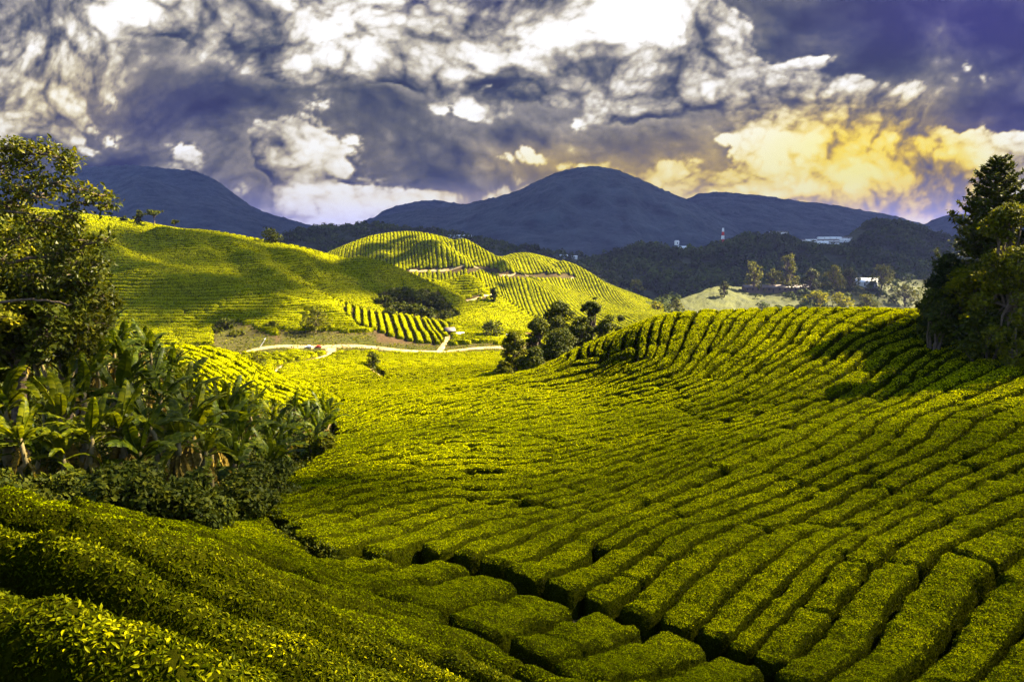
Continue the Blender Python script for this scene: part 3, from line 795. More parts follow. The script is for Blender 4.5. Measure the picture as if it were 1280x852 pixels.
o = mesh_np('ground', np.stack([r_*np.sin(A_), r_*np.cos(A_), ZC+zf], -1).reshape(-1, 3), grid_faces(*A_.shape)[:, ::-1], FORESTG); o['kind'] = 'structure'
def ridged(x, y, o, seed):
    s = 0; a = .5; w = 1
    for k in range(o):
        n = 1-np.abs(2*vnoise(x*2**k, y*2**k, seed+k)-1); s = s+a*n*w; w = np.clip(n*1.4, 0, 1); a *= .5
    return s
HILLS = {}
def hill(name, crest, zbase, front, back, mat, n=360, m=150, gul=.22, rough=1.0, seed=1, gs=None, shp=1.15):
    """a ridge whose crest runs through the given points, with gullied slopes to both sides"""
    c = np.array([P(*q) for q in crest]); s = np.linspace(0, 1, n); k = np.linspace(0, 1, len(c))
    def sm(v):
        v = np.interp(s, k, v)
        for _ in range(int(n/len(c)*1.2)): v[1:-1] = (v[:-2]+2*v[1:-1]+v[2:])/4
        return v
    cx, cy, cz = sm(c[:,0]), sm(c[:,1]), sm(c[:,2])
    t = np.linspace(-1, 1, m); t = np.sign(t)*np.abs(t)**1.4
    rr = np.hypot(cx, cy); ux, uy = cx/rr, cy/rr
    off = np.where(t < 0, t*front, t*back)[None]
    X = cx[:,None]+ux[:,None]*off; Y = cy[:,None]+uy[:,None]*off
    e = np.abs(t)[None]*np.ones((n, 1))
    H = (cz-zbase)[:,None]
    gs = gs or front*.45
    g = ridged(X/gs, Y/gs*.6, 5, seed)-.45
    f = (1-e)**shp
    # ends die out
    Z = zbase+H*f+H*gul*g*np.clip(e*3.2, 0, 1)*np.clip((1-e)*2.5, 0, 1)
    Z = Z+rough*(vnoise(X/(rough*4), Y/(rough*4), seed+9)-.5)*np.clip((1-e)*3, 0, 1)*1.6+rough*.8*(vnoise(X/(rough*1.6), Y/(rough*1.6), seed+19)-.5)
    o = mesh_np(name, np.stack([X, Y, Z], -1).reshape(-1, 3), grid_faces(n, m), mat); o['kind'] = 'structure'
    return X, Y, Z
ZB = ZC-48
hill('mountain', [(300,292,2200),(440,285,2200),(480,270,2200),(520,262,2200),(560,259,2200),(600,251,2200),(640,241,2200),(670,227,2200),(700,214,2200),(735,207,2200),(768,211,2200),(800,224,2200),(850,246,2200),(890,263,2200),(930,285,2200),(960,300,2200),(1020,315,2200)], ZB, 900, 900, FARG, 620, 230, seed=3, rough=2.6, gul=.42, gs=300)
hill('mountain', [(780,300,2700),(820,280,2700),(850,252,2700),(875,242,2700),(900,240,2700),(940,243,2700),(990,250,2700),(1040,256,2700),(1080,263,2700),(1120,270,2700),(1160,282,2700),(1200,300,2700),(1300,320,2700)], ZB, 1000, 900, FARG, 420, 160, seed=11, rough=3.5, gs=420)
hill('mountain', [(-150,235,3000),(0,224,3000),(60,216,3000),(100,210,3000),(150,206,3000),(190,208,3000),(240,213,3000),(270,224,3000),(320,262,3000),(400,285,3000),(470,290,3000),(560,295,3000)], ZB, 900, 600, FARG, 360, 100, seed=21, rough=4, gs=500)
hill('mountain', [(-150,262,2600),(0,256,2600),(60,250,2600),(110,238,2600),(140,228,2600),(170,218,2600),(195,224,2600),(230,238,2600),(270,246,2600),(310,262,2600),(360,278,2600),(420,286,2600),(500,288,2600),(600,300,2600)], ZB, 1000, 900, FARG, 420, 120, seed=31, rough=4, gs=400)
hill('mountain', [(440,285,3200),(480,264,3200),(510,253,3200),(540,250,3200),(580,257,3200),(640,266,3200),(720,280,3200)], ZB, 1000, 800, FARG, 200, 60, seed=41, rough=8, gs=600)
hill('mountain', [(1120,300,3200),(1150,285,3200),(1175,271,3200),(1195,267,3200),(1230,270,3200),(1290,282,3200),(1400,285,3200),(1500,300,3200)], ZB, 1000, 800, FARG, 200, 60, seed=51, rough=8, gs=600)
W1 = [hill('hill', [(640,372,600),(690,350,640),(720,338,660),(760,322,690),(800,308,720),(840,311,720),(880,317,710),(910,306,720),(935,297,740),(960,292,750),(985,301,750),(1020,310,730),(1060,318,700),(1100,325,690),(1200,340,660)], ZB, 200, 160, FORESTG, 300, 90, seed=61, rough=1.6, gs=80),
 hill('hill', [(960,320,900),(1000,312,900),(1040,304,900),(1070,288,900),(1098,276,900),(1130,282,900),(1150,289,900),(1180,298,890),(1260,312,880),(1400,320,860)], ZB, 240, 200, FORESTG, 260, 90, seed=71, rough=1.6, gs=100),
 hill('hill', [(200,330,800),(320,312,860),(370,292,920),(400,285,950),(440,283,960),(480,284,960),(520,287,950),(560,292,930),(620,302,900),(700,318,880),(780,330,860)], ZB, 260, 160, FORESTG, 300, 90, seed=81, rough=1.6, gs=100),
 hill('hill', [(-200,300,900),(0,300,900),(200,310,860),(330,318,830)], ZB, 200, 160, FORESTG, 160, 60, seed=82, rough=1.6, gs=100),
 hill('hill', [(800,392,430),(850,374,450),(900,356,480),(940,361,490),(1000,362,490),(1040,358,500),(1100,352,530),(1160,348,560),(1300,350,560)], ZB, 130, 120, SLOPEG, 260, 90, seed=91, rough=.7, gs=50, gul=.15)]
# forest crowns
FOL_FAR = leaf_mat('forest_leaves', [(0, (.012,.018,.008)), (.5, (.035,.045,.014)), (1, (.085,.09,.022))], rough=.7, spec=.1, trans=.15, patch=.02, patch_amt=.55)
def crowns(pts, r, nl, size, rs):
    """many small crowns: pts (n,3) base points, r (n,) radii"""
    n = len(pts); k = nl
    d = rs.normal(size=(n, k, 3)); d[...,2] = np.abs(d[...,2])*.9+.05; d /= np.linalg.norm(d, axis=2)[...,None]
    p = pts[:,None]+d*r[:,None,None]*np.array([1, 1, 1.15])*rs.uniform(.75, 1.08, (n, k, 1))+np.array([0, 0, .35])*r[:,None,None]
    nn = d.reshape(-1, 3); s = np.repeat(r, k)*size
    return leaf_quads(p.reshape(-1, 3), nn, s, rs, tilt=.35, asp=.85, fold=.2)
rsf = np.random.RandomState(4); FP, FR = [], []
for wi, (X, Y, Z) in enumerate(W1):
    cnt = (2400, 1500, 1500, 300, 420)[wi]
    i = rsf.randint(0, X.shape[0]-1, cnt*2); j = (rsf.rand(cnt*2)*X.shape[1]*.62).astype(int)
    x = X[i,j]+rsf.normal(0, 2, len(i)); y = Y[i,j]+rsf.normal(0, 2, len(i)); z = Z[i,j]
    px, py = proj(x, y, z)
    ok = (px > -40) & (px < 1330)
    if wi == 4: ok &= ~inpoly(px, py, [(845,395),(850,372),(900,352),(945,355),(945,400)])
    if wi == 1: ok &= ~inpoly(px, py, [(980,296),(1068,292),(1075,306),(985,312)])
    dn = vnoise(x/25, y/25, 7) > .22
    ok &= dn
    FP.append(np.stack([x, y, z-.4], 1)[ok]); FR.append((np.clip(rsf.lognormal(0, .42, ok.sum()), .5, 2)*(2.6 if wi < 4 else 2.0)))
FP = np.vstack(FP); FR = np.concatenate(FR)
v, f = crowns(FP, FR, 34, .55, rsf)
o = mesh_np('forest', v, f, FOL_FAR, smooth=False); o['kind'] = 'stuff'; o['label'] = 'dense dark forest covering the far hills below the mountain'; o['category'] = 'forest'
print('hills', round(time.time()-T0, 1), len(FP))
# ------------------------------------------------------------------ haze
def haze():
    x0, x1, y0, y1, z0, z1 = -13000, 13000, -12500, 13000, ZC-75, ZC+330
    V = [(x, y, z) for x in (x0, x1) for y in (y0, y1) for z in (z0, z1)]
    F = [(0,1,3,2),(4,6,7,5),(0,4,5,1),(2,3,7,6),(0,2,6,4),(1,5,7,3)]
    m = bpy.data.materials.new('haze'); m.use_nodes = True; nt = m.node_tree; nt.nodes.remove(nt.nodes['Principled BSDF'])
    v = nt.nodes.new('ShaderNodeVolumePrincipled'); v.inputs['Color'].default_value = (.14,.16,.46,1); v.inputs['Density'].default_value = HAZE_D; v.inputs['Anisotropy'].default_value = .2
    nt.links.new(v.outputs[0], nt.nodes['Material Output'].inputs['Volume'])
    o = mesh_np('haze', np.array(V, float), np.array(F), m, smooth=False); o['kind'] = 'stuff'; o['label'] = 'blue violet haze filling the valley air'; o['category'] = 'haze'
HAZE_D = 7e-5
haze()
# ------------------------------------------------------------------ vegetation
def tube(path, rad, k=7):
    """tapered tube along a path: verts, quads"""
    P_ = np.asarray(path, float); r = np.asarray(rad, float); n = len(P_)
    t = np.gradient(P_, axis=0); t /= np.maximum(np.linalg.norm(t, axis=1), 1e-9)[:,None]
    up = np.array([0, 0, 1.]) if abs(t[0,2]) < .9 else np.array([1., 0, 0])
    a = np.cross(t, up); a /= np.maximum(np.linalg.norm(a, axis=1), 1e-9)[:,None]; b = np.cross(t, a)
    an = np.linspace(0, 2*math.pi, k, endpoint=False)
    V = P_[:,None]+r[:,None,None]*(a[:,None]*np.cos(an)[None,:,None]+b[:,None]*np.sin(an)[None,:,None])
    i = np.arange(n-1)[:,None]*k; j = np.arange(k)[None]; j2 = (j+1) % k
    F = np.stack([i+j, i+j2, i+k+j2, i+k+j], -1).reshape(-1, 4)
    return V.reshape(-1, 3), F
def merge(parts):
    V, F, o = [], [], 0
    for v, f in parts:
        V.append(v); F.append(f+o); o += len(v)
    return np.vstack(V), np.vstack(F)
def bend(p, q, sag, n, rs):
    p = np.asarray(p, float); q = np.asarray(q, float); t = np.linspace(0, 1, n)[:,None]
    L = np.linalg.norm(q-p)
    m = p+(q-p)*t; m = m+np.array([0, 0, 1])*sag*L*np.sin(t*math.pi)
    j = rs.normal(size=(n, 3))*L*.03; j[0] = 0; j[-1] = 0
    return m+j
BARK = solid_mat('bark', (.035,.024,.015), (.10,.07,.045), 4., bump=.8, bscale=12., bdist=.05)
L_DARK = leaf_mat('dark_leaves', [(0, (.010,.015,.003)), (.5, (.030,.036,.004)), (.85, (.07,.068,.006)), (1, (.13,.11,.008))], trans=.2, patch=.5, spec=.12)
L_MID = leaf_mat('green_leaves', [(0, (.022,.027,.003)), (.5, (.065,.065,.004)), (.85, (.13,.115,.005)), (1, (.22,.17,.008))], trans=.3, patch=.5, spec=.12)
L_YEL = leaf_mat('yellow_green_leaves', [(0, (.05,.055,.003)), (.5, (.13,.12,.004)), (1, (.26,.22,.008))], trans=.45, patch=.4, spec=.05)
L_OLIVE = leaf_mat('olive_leaves', [(0, (.025,.030,.003)), (.5, (.080,.080,.004)), (1, (.18,.155,.007))], trans=.4, patch=.5, spec=.06)
L_NEAR = leaf_mat('broad_leaves', [(0, (.010,.014,.002)), (.45, (.032,.036,.002)), (.8, (.085,.078,.003)), (1, (.19,.15,.005))], trans=.3, patch=.35, spec=.25, rough=.4)
L_CON = leaf_mat('needles', [(0, (.006,.011,.005)), (.5, (.018,.026,.008)), (1, (.05,.055,.010))], trans=.08, patch=.4, spec=.1)
def link_geo(name, geo, mat, parent=None, smooth=False):
    return mesh_np(name, geo[0], geo[1], mat, smooth=smooth, parent=parent)
def make_thing(name, loc, label, cat, group=None):
    o = bpy.data.objects.new(name, None); COL.objects.link(o); o.location = loc; o.empty_display_size = .5
    o['label'] = label; o['category'] = cat
    if group: o['group'] = group
    return o
def tree_geo(kind, h, w, seed, ls, nl, mat_leaf=None):
    """trunk and crown geometry at the origin; h height, w crown width, ls leaf size, nl number of leaves"""
    rs = np.random.RandomState(seed); T, Cc = [], []
    if kind in ('round', 'open', 'umbrella', 'tall'):
        ch = {'round': (.24, 1.0), 'open': (.35, 1.0), 'umbrella': (.72, 1.0), 'tall': (.12, 1.0)}[kind]
        nc = {'round': 44, 'open': 26, 'umbrella': 14, 'tall': 46}[kind]
        lean = rs.normal(0, .05, 2)*h
        tp = np.array([lean[0], lean[1], h*.72])
        T.append(tube(bend((0,0,-.5), tp, 0, 8, rs), np.linspace(h*.035, h*.010, 8)))
        cs = []
        for i in range(nc):
            a = rs.rand()*2*math.pi; zz = ch[0]+(ch[1]-ch[0])*rs.rand()**.85
            k = (zz-ch[0])/(ch[1]-ch[0]); prof = math.sin(math.pi*min(1, .18+.82*k)**.8)**.6 if kind != 'umbrella' else .95
            if kind == 'tall': prof = (1-k)**.5*.9+.25
            rr = w*.5*prof*math.sqrt(rs.rand())*.85
            c = np.array([math.cos(a)*rr+lean[0]*zz, math.sin(a)*rr+lean[1]*zz, h*zz*.92]); cs.append(c)
            s0 = np.array([lean[0]*.6, lean[1]*.6, h*rs.uniform(.28, .6)]) if kind != 'umbrella' else np.array([lean[0]*.8, lean[1]*.8, h*rs.uniform(.5, .7)])
            T.append(tube(bend(s0, c, .08, 6, rs), np.linspace(h*.012, h*.003, 6), 5))
        cs = np.array(cs); cr = w*rs.uniform(.08, .19, nc)*(.85 if kind != 'umbrella' else 1.2)
        flat = {'round': .75, 'open': .55, 'umbrella': .3, 'tall': .9}[kind]
    elif kind in ('bush', 'bamboo'):
        nc = 26; a = rs.rand(nc)*2*math.pi; rr = w*.5*np.sqrt(rs.rand(nc))*.75
        zz = h*(.25+.6*rs.rand(nc))*(1-(rr/(w*.5))**2*.55)
        cs = np.stack([np.cos(a)*rr, np.sin(a)*rr, zz], 1); cr = min(w, h)*rs.uniform(.13, .25, nc); flat = .8
        for c in cs[:8]: T.append(tube(bend((c[0]*.2, c[1]*.2, -.3), c, .1, 5, rs), np.linspace(h*.02, h*.006, 5), 5))
    w_ = cr**2; k = rs.choice(len(cs), nl, p=w_/w_.sum())
    d = rs.normal(size=(nl, 3)); d[:,2] += .25; d /= np.linalg.norm(d, axis=1)[:,None]
    # leaf sprays: leaves sit in small tufts on the clump's surface
    tuft = rs.randint(0, 40, nl); td = np.random.RandomState(seed+5).normal(size=(len(cs), 40, 3)); td[...,2] += .3
    td /= np.linalg.norm(td, axis=2)[...,None]
    dd = td[k, tuft]+.28*rs.normal(size=(nl, 3)); dd /= np.linalg.norm(dd, axis=1)[:,None]
    p = cs[k]+dd*(cr[k]*rs.uniform(.55, 1.1, nl))[:,None]*np.array([1, 1, flat])
    p[:,2] = np.maximum(p[:,2], -.1)
    crown = leaf_quads(p, dd*.6+np.array([0,0,.5]), ls, rs, tilt=.6, asp=.55, fold=.2)
    return merge(T), crown
def conifer_geo(h, w, seed, nl_scale=1.0, ls=.32, start=.12, droop=-.10):
    rs = np.random.RandomState(seed); T = [tube(bend((0,0,-.5), (0,0,h*.98), 0, 10, rs), np.linspace(h*.024, .03, 10))]
    Pn, Nn = [], []
    nb = int(95*nl_scale)
    for i in range(nb):
        z = start+(1-start)*(i/nb)**.9; a = i*2.39996+rs.normal(0, .3); L = w*.5*((1-z)**.62*.95+.07)*rs.uniform(.65, 1.2)
        s = np.array([0, 0, h*z]); e = s+np.array([math.cos(a)*L, math.sin(a)*L, L*(.18+rs.normal(0, .1))])
        pth = bend(s, e, droop, 7, rs); pth[-1,2] += L*.12
        T.append(tube(pth, np.linspace(.045, .012, 7), 4))
        n = int(70*L/ (w*.5)*2.2)+14
        t = rs.rand(n)**.6; q = np.stack([np.interp(t, np.linspace(0, 1, 7), pth[:,c]) for c in range(3)], 1)
        sp = .30*L*(1-t*.55)+.12
        side = np.array([-math.sin(a), math.cos(a), 0])
        q = q+side*(rs.uniform(-1, 1, n)*sp)[:,None]+np.array([0,0,1])*(rs.normal(0, .05, n)+ .05)[:,None]*L*.6
        Pn.append(q); Nn.append(np.tile([0, 0, 1.], (n, 1))+rs.normal(0, .25, (n, 3)))
    return merge(T), leaf_quads(np.vstack(Pn), np.vstack(Nn), ls, rs, tilt=.45, asp=.34, fold=.15)
def place_tree(name, geo, mat, loc, rz, sc, label, cat='tree', group=None, trunk='trunk', crown='crown'):
    t = make_thing(name, loc, label, cat, group); t.rotation_euler = (0, 0, rz); t.scale = (sc,)*3
    a = link_geo(trunk, geo[0], BARK, t, True); b = link_geo(crown, geo[1], mat, t)
    return t
def dup(root, loc, rz, sc, label, group=None):
    r = root.copy(); COL.objects.link(r); r.location = loc; r.rotation_euler = (0, 0, rz); r.scale = (sc,)*3; r['label'] = label
    if group: r['group'] = group
    for ch in root.children:
        c = ch.copy(); COL.objects.link(c); c.parent = r
        for g2 in ch.children:
            d = g2.copy(); COL.objects.link(d); d.parent = c
    return r
def at(px, Y, sink=0.):
    """ground point on the column px at forward distance Y"""
    x = ray(px, 426)[0]*Y
    for _ in range(3):
        z = float(gz(x, Y)); pyy = proj(np.array(x), np.array(float(Y)), np.array(z))[1]; x = ray(px, float(pyy))[0]*Y
    x = (px-640)/FPX*(Y*CP-(z-ZC)*SP)
    return (x, Y, float(gz(x, Y))-sink)
def height_to(loc, py):
    """tree height that brings the top of something at loc up to row py"""
    return loc[1]*ray(640, py)[1]+ZC-loc[2]
# ------------------------------------------------------------------ buildings and small structures
from mathutils.bvhtree import BVHTree
_bv, _bf, _bo = [], [], 0
for X, Y, Z in W1:
    _bv.append(np.stack([X, Y, Z], -1).reshape(-1, 3)); _bf.append(grid_faces(*X.shape)+_bo); _bo += X.size
BVH = BVHTree.FromPolygons([tuple(v) for v in np.vstack(_bv)], [tuple(int(q) for q in f) for f in np.vstack(_bf)])
def far_hit(px, py, ymax=1e9):
    a, b = ray(px, py); d = Vector((a, 1, b)).normalized()
    h = BVH.ray_cast(Vector((0, 0, ZC)), d)
    return np.array(h[0]) if h[0] else None
def plain(name, c, rough=.7, spec=.2, c2=None, sc=.6):
    return solid_mat(name, c, c2 or tuple(k*.8 for k in c), sc, rough=rough, spec=spec)
M_WHITE = plain('white_paint', (.72,.72,.70)); M_PALE = plain('pale_sheet', (.62,.60,.56), .5, .3); M_TIN = plain('tin_roof', (.13,.11,.10), .6, .2, (.08,.06,.05))
M_WOOD = plain('old_timber', (.10,.07,.045), c2=(.05,.035,.02)); M_DARKW = plain('dark_opening', (.015,.015,.018)); M_RED = plain('red_paint', (.45,.03,.02)); M_PINK = plain('reddish_roof', (.36,.16,.12)); M_BLUE = plain('blue_sheet', (.25,.36,.45))
def box_geo(x0, x1, y0, y1, z0, z1):
    V = np.array([(x, y, z) for x in (x0, x1) for y in (y0, y1) for z in (z0, z1)], float)
    return V, np.array([(0,1,3,2),(4,6,7,5),(0,4,5,1),(2,3,7,6),(0,2,6,4),(1,5,7,3)])
def gable_geo(L, W, z0, rise, over=.3, th=.12):
    x0, x1 = -L/2-over, L/2+over; w = W/2+over
    parts = []
    for s in (1, -1):
        V = np.array([(x0, 0, z0+rise), (x1, 0, z0+rise), (x1, s*w, z0-over*.4), (x0, s*w, z0-over*.4)], float); V2 = V-np.array([0, 0, th])
        parts.append((np.vstack([V, V2]), np.array([(0,1,2,3),(7,6,5,4),(0,4,5,1),(1,5,6,2),(2,6,7,3),(3,7,4,0)])))
    return merge(parts)
def gable_walls(L, W, h, rise):
    a, b = L/2, W/2
    V = np.array([(-a,-b,-1),(a,-b,-1),(a,b,-1),(-a,b,-1),(-a,-b,h),(a,-b,h),(a,b,h),(-a,b,h),(-a,0,h+rise-.1),(a,0,h+rise-.1)], float)
    F = np.array([(0,1,5,4),(2,3,7,6),(1,2,6,5),(3,0,4,7),(5,6,9,9),(7,4,8,8)])
    return V, F
def house(name, loc, L, W, h, rise, rz, label, wm, rm, nwin=0, door=True, cat='building', group=None, wh=.9):
    t = make_thing(name, tuple(loc), label, cat, group); t.rotation_euler = (0, 0, rz)
    V, F = gable_walls(L, W, h, rise); me = bpy.data.meshes.new('wall')
    me.from_pydata([tuple(v) for v in V], [], [tuple(f) if f[2] != f[3] else tuple(f[:3]) for f in F.tolist()]); me.materials.append(wm)
    o = bpy.data.objects.new('wall', me); COL.objects.link(o); o.parent = t
    mesh_np('roof', *gable_geo(L, W, h, rise), rm, smooth=False, parent=t)
    if door: mesh_np('door', *box_geo(-L*.06-.35, -L*.06+.45, -W/2-.06, -W/2+.03, 0, min(2.0, h*.85)), M_DARKW, smooth=False, parent=t)
    for k in range(nwin):
        x = -L/2+L*(k+.5)/nwin
        if door and abs(x+L*.06) < .9: continue
        mesh_np('window', *box_geo(x-.5, x+.5, -W/2-.05, -W/2+.03, h*.45, h*.45+wh), M_DARKW, smooth=False, parent=t)
    return t
# hut above the track
hl = hit(562, 414, y0=120); z = float(gz(*hl))
house('hut', (hl[0], hl[1], z), 1.7, 1.5, 1.1, .6, .35, 'tiny brown hut with a gabled roof at the head of the short spur track', M_WOOD, M_TIN, 1)
for px, py, L, rz, lab, rm in ((575, 416, 1.1, .2, 'tiny pale shed just right of the brown hut', M_WHITE), (639, 418, 1.6, 0., 'small white shed left of the dark tree clump', M_WHITE), (662, 417, 2.0, .1, 'small shed with a reddish roof beside the white one', M_PINK)):
    hl = hit(px, py, y0=120); house('shed', (hl[0], hl[1], float(gz(*hl))), L, 1.1, .6, .35, rz, lab, M_TIN, rm, 0)
# village and farms on the far hills
fb = [(575, 297, 26, 4, 2.2, .9, 0.1, 'long white roofed shed alone on the dark hill left of the mountain', M_PALE, M_WHITE, 5),
 (704, 322, 9, 5, 2.2, 1.2, .2, 'small pale roofed house at the foot of the mountain, left of the forest hill', M_PALE, M_WHITE, 2),
 (718, 323, 6, 4, 2.2, 1.0, -.2, 'smaller pale house right beside the first under the mountain', M_PALE, M_PALE, 1)]
for k, (px, py, L, W, h, r_, rz, lab, wm, rm, nw) in enumerate(fb):
    p_ = far_hit(px, py)
    if p_ is not None: house('farm_building', p_, L, W, h, r_, rz, lab, wm, rm, nw)
vil = [(846, 303, 760, 3, 3, 'tiny yellowish hut high above the village', M_PALE, M_PALE), (855, 311, 750, 11, 4, 'long white roofed hall in the village below the mountain', M_WHITE, M_WHITE),
 (865, 315, 745, 5, 4, 'bright white house right of the long hall in the village', M_WHITE, M_WHITE), (876, 313, 752, 4, 4, 'small pale house left of the red and white mast', M_PALE, M_PALE),
 (916, 310, 770, 7, 4, 'blue roofed shed right of the red and white mast', M_PALE, M_BLUE), (928, 308, 775, 8, 4, 'pale shed at the right end of the village', M_PALE, M_PALE)]
for px, py, Y, L, h, lab, wm, rm in vil:
    p_ = P(px, py, Y); house('farm_building', (p_[0], p_[1], p_[2]-1.5), L, 5, h*.75, 1.2, .1, lab, wm, rm, 2 if L > 5 else 1)
# stepped greenhouse terraces on the shoulder of the far right hill
gk = 0
for row, (py, x0, x1, Y) in enumerate([(292, 962, 984, 905), (299, 1022, 1066, 880), (302, 992, 1062, 872), (305, 984, 1048, 864), (308, 986, 1030, 857)]):
    n = max(1, int((x1-x0)/12))
    for i in range(n):
        px = x0+(x1-x0)*(i+.5)/n; p_ = P(px, py, Y+i*.5); L = (x1-x0)/n*Y/FPX*.94
        t = house('greenhouse', (p_[0], p_[1], p_[2]), L, 7, 1.6, 1.1, .05*((i % 3)-1), 'pale hillside greenhouse in the %s row down, %s from the left' % (('first','second','third','fourth','fifth')[row], ('first','second','third','fourth','fifth','sixth','seventh','eighth')[i]), M_PALE, (M_WHITE, M_PALE, M_TIN)[(i*2+row) % 3 if (i+row) % 4 else 2], 1, False, 'greenhouse', 'greenhouses stepped down the far hillside')
# white roofed house and the farmhouse on the knoll
p_ = far_hit(1083, 358); p_ = p_ if p_ is not None else np.array(P(1083, 358, 500))
house('house', p_+np.array([0,0,.5]), 13, 6, 2.6, 2.4, -.5, 'house with a bright white gabled roof among trees in the valley', M_PALE, M_WHITE, 3)
p_ = far_hit(969, 366); p_ = p_ if p_ is not None else np.array(P(969, 366, 470))
house('longhouse', p_+np.array([0,0,.4]), 39, 6, 3.2, 1.4, .03, 'long dark farmhouse with a row of windows on the knoll under the tall trees', M_WOOD, M_TIN, 12, wh=1.3)
# red and white mast
mb = np.array(P(903, 313, 745)); mh = 745*ray(903, 285)[1]+ZC-mb[2]
t = make_thing('lattice_mast', tuple(mb), 'tall red and white banded lattice mast rising above the village trees', 'mast')
for band in range(6):
    z0, z1 = mh*band/6, mh*(band+1)/6; w0, w1 = 1.5-1.1*band/6, 1.5-1.1*(band+1)/6; pr = []
    for sx, sy in ((1,1),(1,-1),(-1,1),(-1,-1)): pr.append(tube([(sx*w0, sy*w0, z0), (sx*w1, sy*w1, z1)], [.34, .34], 4))
    for a_, b_ in (((1,1),(1,-1)), ((1,-1),(-1,-1)), ((-1,-1),(-1,1)), ((-1,1),(1,1))):
        pr.append(tube([(a_[0]*w0, a_[1]*w0, z0), (b_[0]*w1, b_[1]*w1, z1)], [.16, .16], 4)); pr.append(tube([(b_[0]*w0, b_[1]*w0, z0), (a_[0]*w1, a_[1]*w1, z1)], [.16, .16], 4))
    mesh_np('mast_section', *merge(pr), M_RED if band % 2 == 0 else M_WHITE, smooth=False, parent=t)
# leaning pole and two parked cars by the track
pb = hit(323, 429, y0=120); z = float(gz(*pb))
t = make_thing('utility_pole', (pb[0], pb[1], z), 'thin white pole leaning over the track at the left', 'pole')
mesh_np('pole', *tube([(0,0,-.3), (1.5,0,1.9)], [.09,.05], 6), M_WHITE, parent=t, smooth=False); mesh_np('cross_arm', *tube([(1.2,-.3,1.65), (1.2,.3,1.65)], [.04,.04], 5), M_WHITE, parent=t, smooth=False)
GLASS = plain('car_glass', (.02,.025,.03), .1, .5); TYRE = plain('tyre', (.02,.02,.02))
def car(loc, rz, paint, label):
    t = make_thing('parked_car', tuple(loc), label, 'car', None); t.rotation_euler = (0, 0, rz); t.scale = (.32,)*3
    pf = [(-1.9,.35),(-1.9,.85),(-1.2,.95),(-.75,1.4),(.75,1.4),(1.2,.98),(1.9,.85),(1.95,.35)]
    V = [(x, y, z) for y in (-.8, .8) for x, z in pf]; n = len(pf)
    me = bpy.data.meshes.new('body'); me.from_pydata(V, [], [tuple(range(n)), tuple(range(2*n-1, n-1, -1))]+[(i, n+i, n+(i+1) % n, (i+1) % n) for i in range(n)]); me.materials.append(paint)
    o = bpy.data.objects.new('body', me); COL.objects.link(o); o.parent = t
    mesh_np('side_window', *box_geo(-.75, .8, -.815, .815, .98, 1.3), GLASS, smooth=False, parent=t)
    for x in (-1.2, 1.25):
        for y in (-.78, .78):
            w = mesh_np('wheel', *tube([(x, y-.1, .32), (x, y-.09, .32), (x, y+.09, .32), (x, y+.1, .32)], [.02, .33, .33, .02], 12), TYRE, parent=t)
for px, py, rz, pt, lab in ((386, 430, .2, M_WHITE, 'white car parked on the track under the spreading tree'), (398, 430, -.1, M_RED, 'red car parked just right of the white one on the track')):
    c_ = hit(px, py, y0=100); car((c_[0], c_[1], float(gz(*c_))+.12), rz, pt, lab)
# ---- right hand trees
loc = at(1232, 58); h = height_to(loc, 196)
place_tree('conifer_tree', conifer_geo(h, 8.4, 5, 2.2, .40, .12), L_DARK, loc, .4, 1, 'tallest dark conifer at the right edge of the tea field, rising above the skyline', 'tree')
loc = at(1300, 55); h = height_to(loc, 205)
place_tree('conifer_tree', conifer_geo(h, 8.5, 8, 2.0, .40, .10), L_DARK, loc, 2.1, 1, 'dark bushy conifer cut by the right edge of the photo', 'tree')
loc = at(1178, 55); h = height_to(loc, 318)
place_tree('conifer_tree', conifer_geo(h, 4.6, 11, 1.2, .36, .04), L_CON, loc, 1.1, 1, 'short dark conifer at the left end of the right hand clump', 'tree')
loc = at(1212, 53); h = height_to(loc, 325)
place_tree('broadleaf_tree', tree_geo('round', h, 5.2, 21, .24, 9000), L_OLIVE, loc, 0, 1, 'yellow green leafy tree in front of the tallest conifer', 'tree')
loc = at(1262, 49); h = height_to(loc, 240)
place_tree('broadleaf_tree', tree_geo('tall', h, 6.0, 25, .24, 15000), L_MID, loc, 0, 1, 'tall green leafy tree standing before the conifers at the right edge', 'tree')
loc = at(1165, 53); h = height_to(loc, 350)
place_tree('shrub', tree_geo('bush', h, 2.6, 27, .26, 2600), L_DARK, loc, 0, 1, 'dark shrub at the lower left foot of the right hand trees', 'shrub')
loc = at(1232, 50); h = height_to(loc, 372)
place_tree('shrub', tree_geo('bush', h, 4.0, 28, .26, 3000), L_DARK, loc, 0, 1, 'low dark shrub under the tall leafy tree at right', 'shrub')
loc = at(1345, 50); h = height_to(loc, 215)
place_tree('broadleaf_tree', tree_geo('round', h, 7.0, 29, .26, 12000), L_MID, loc, 0, 1, 'large leafy tree just beyond the right edge', 'tree')
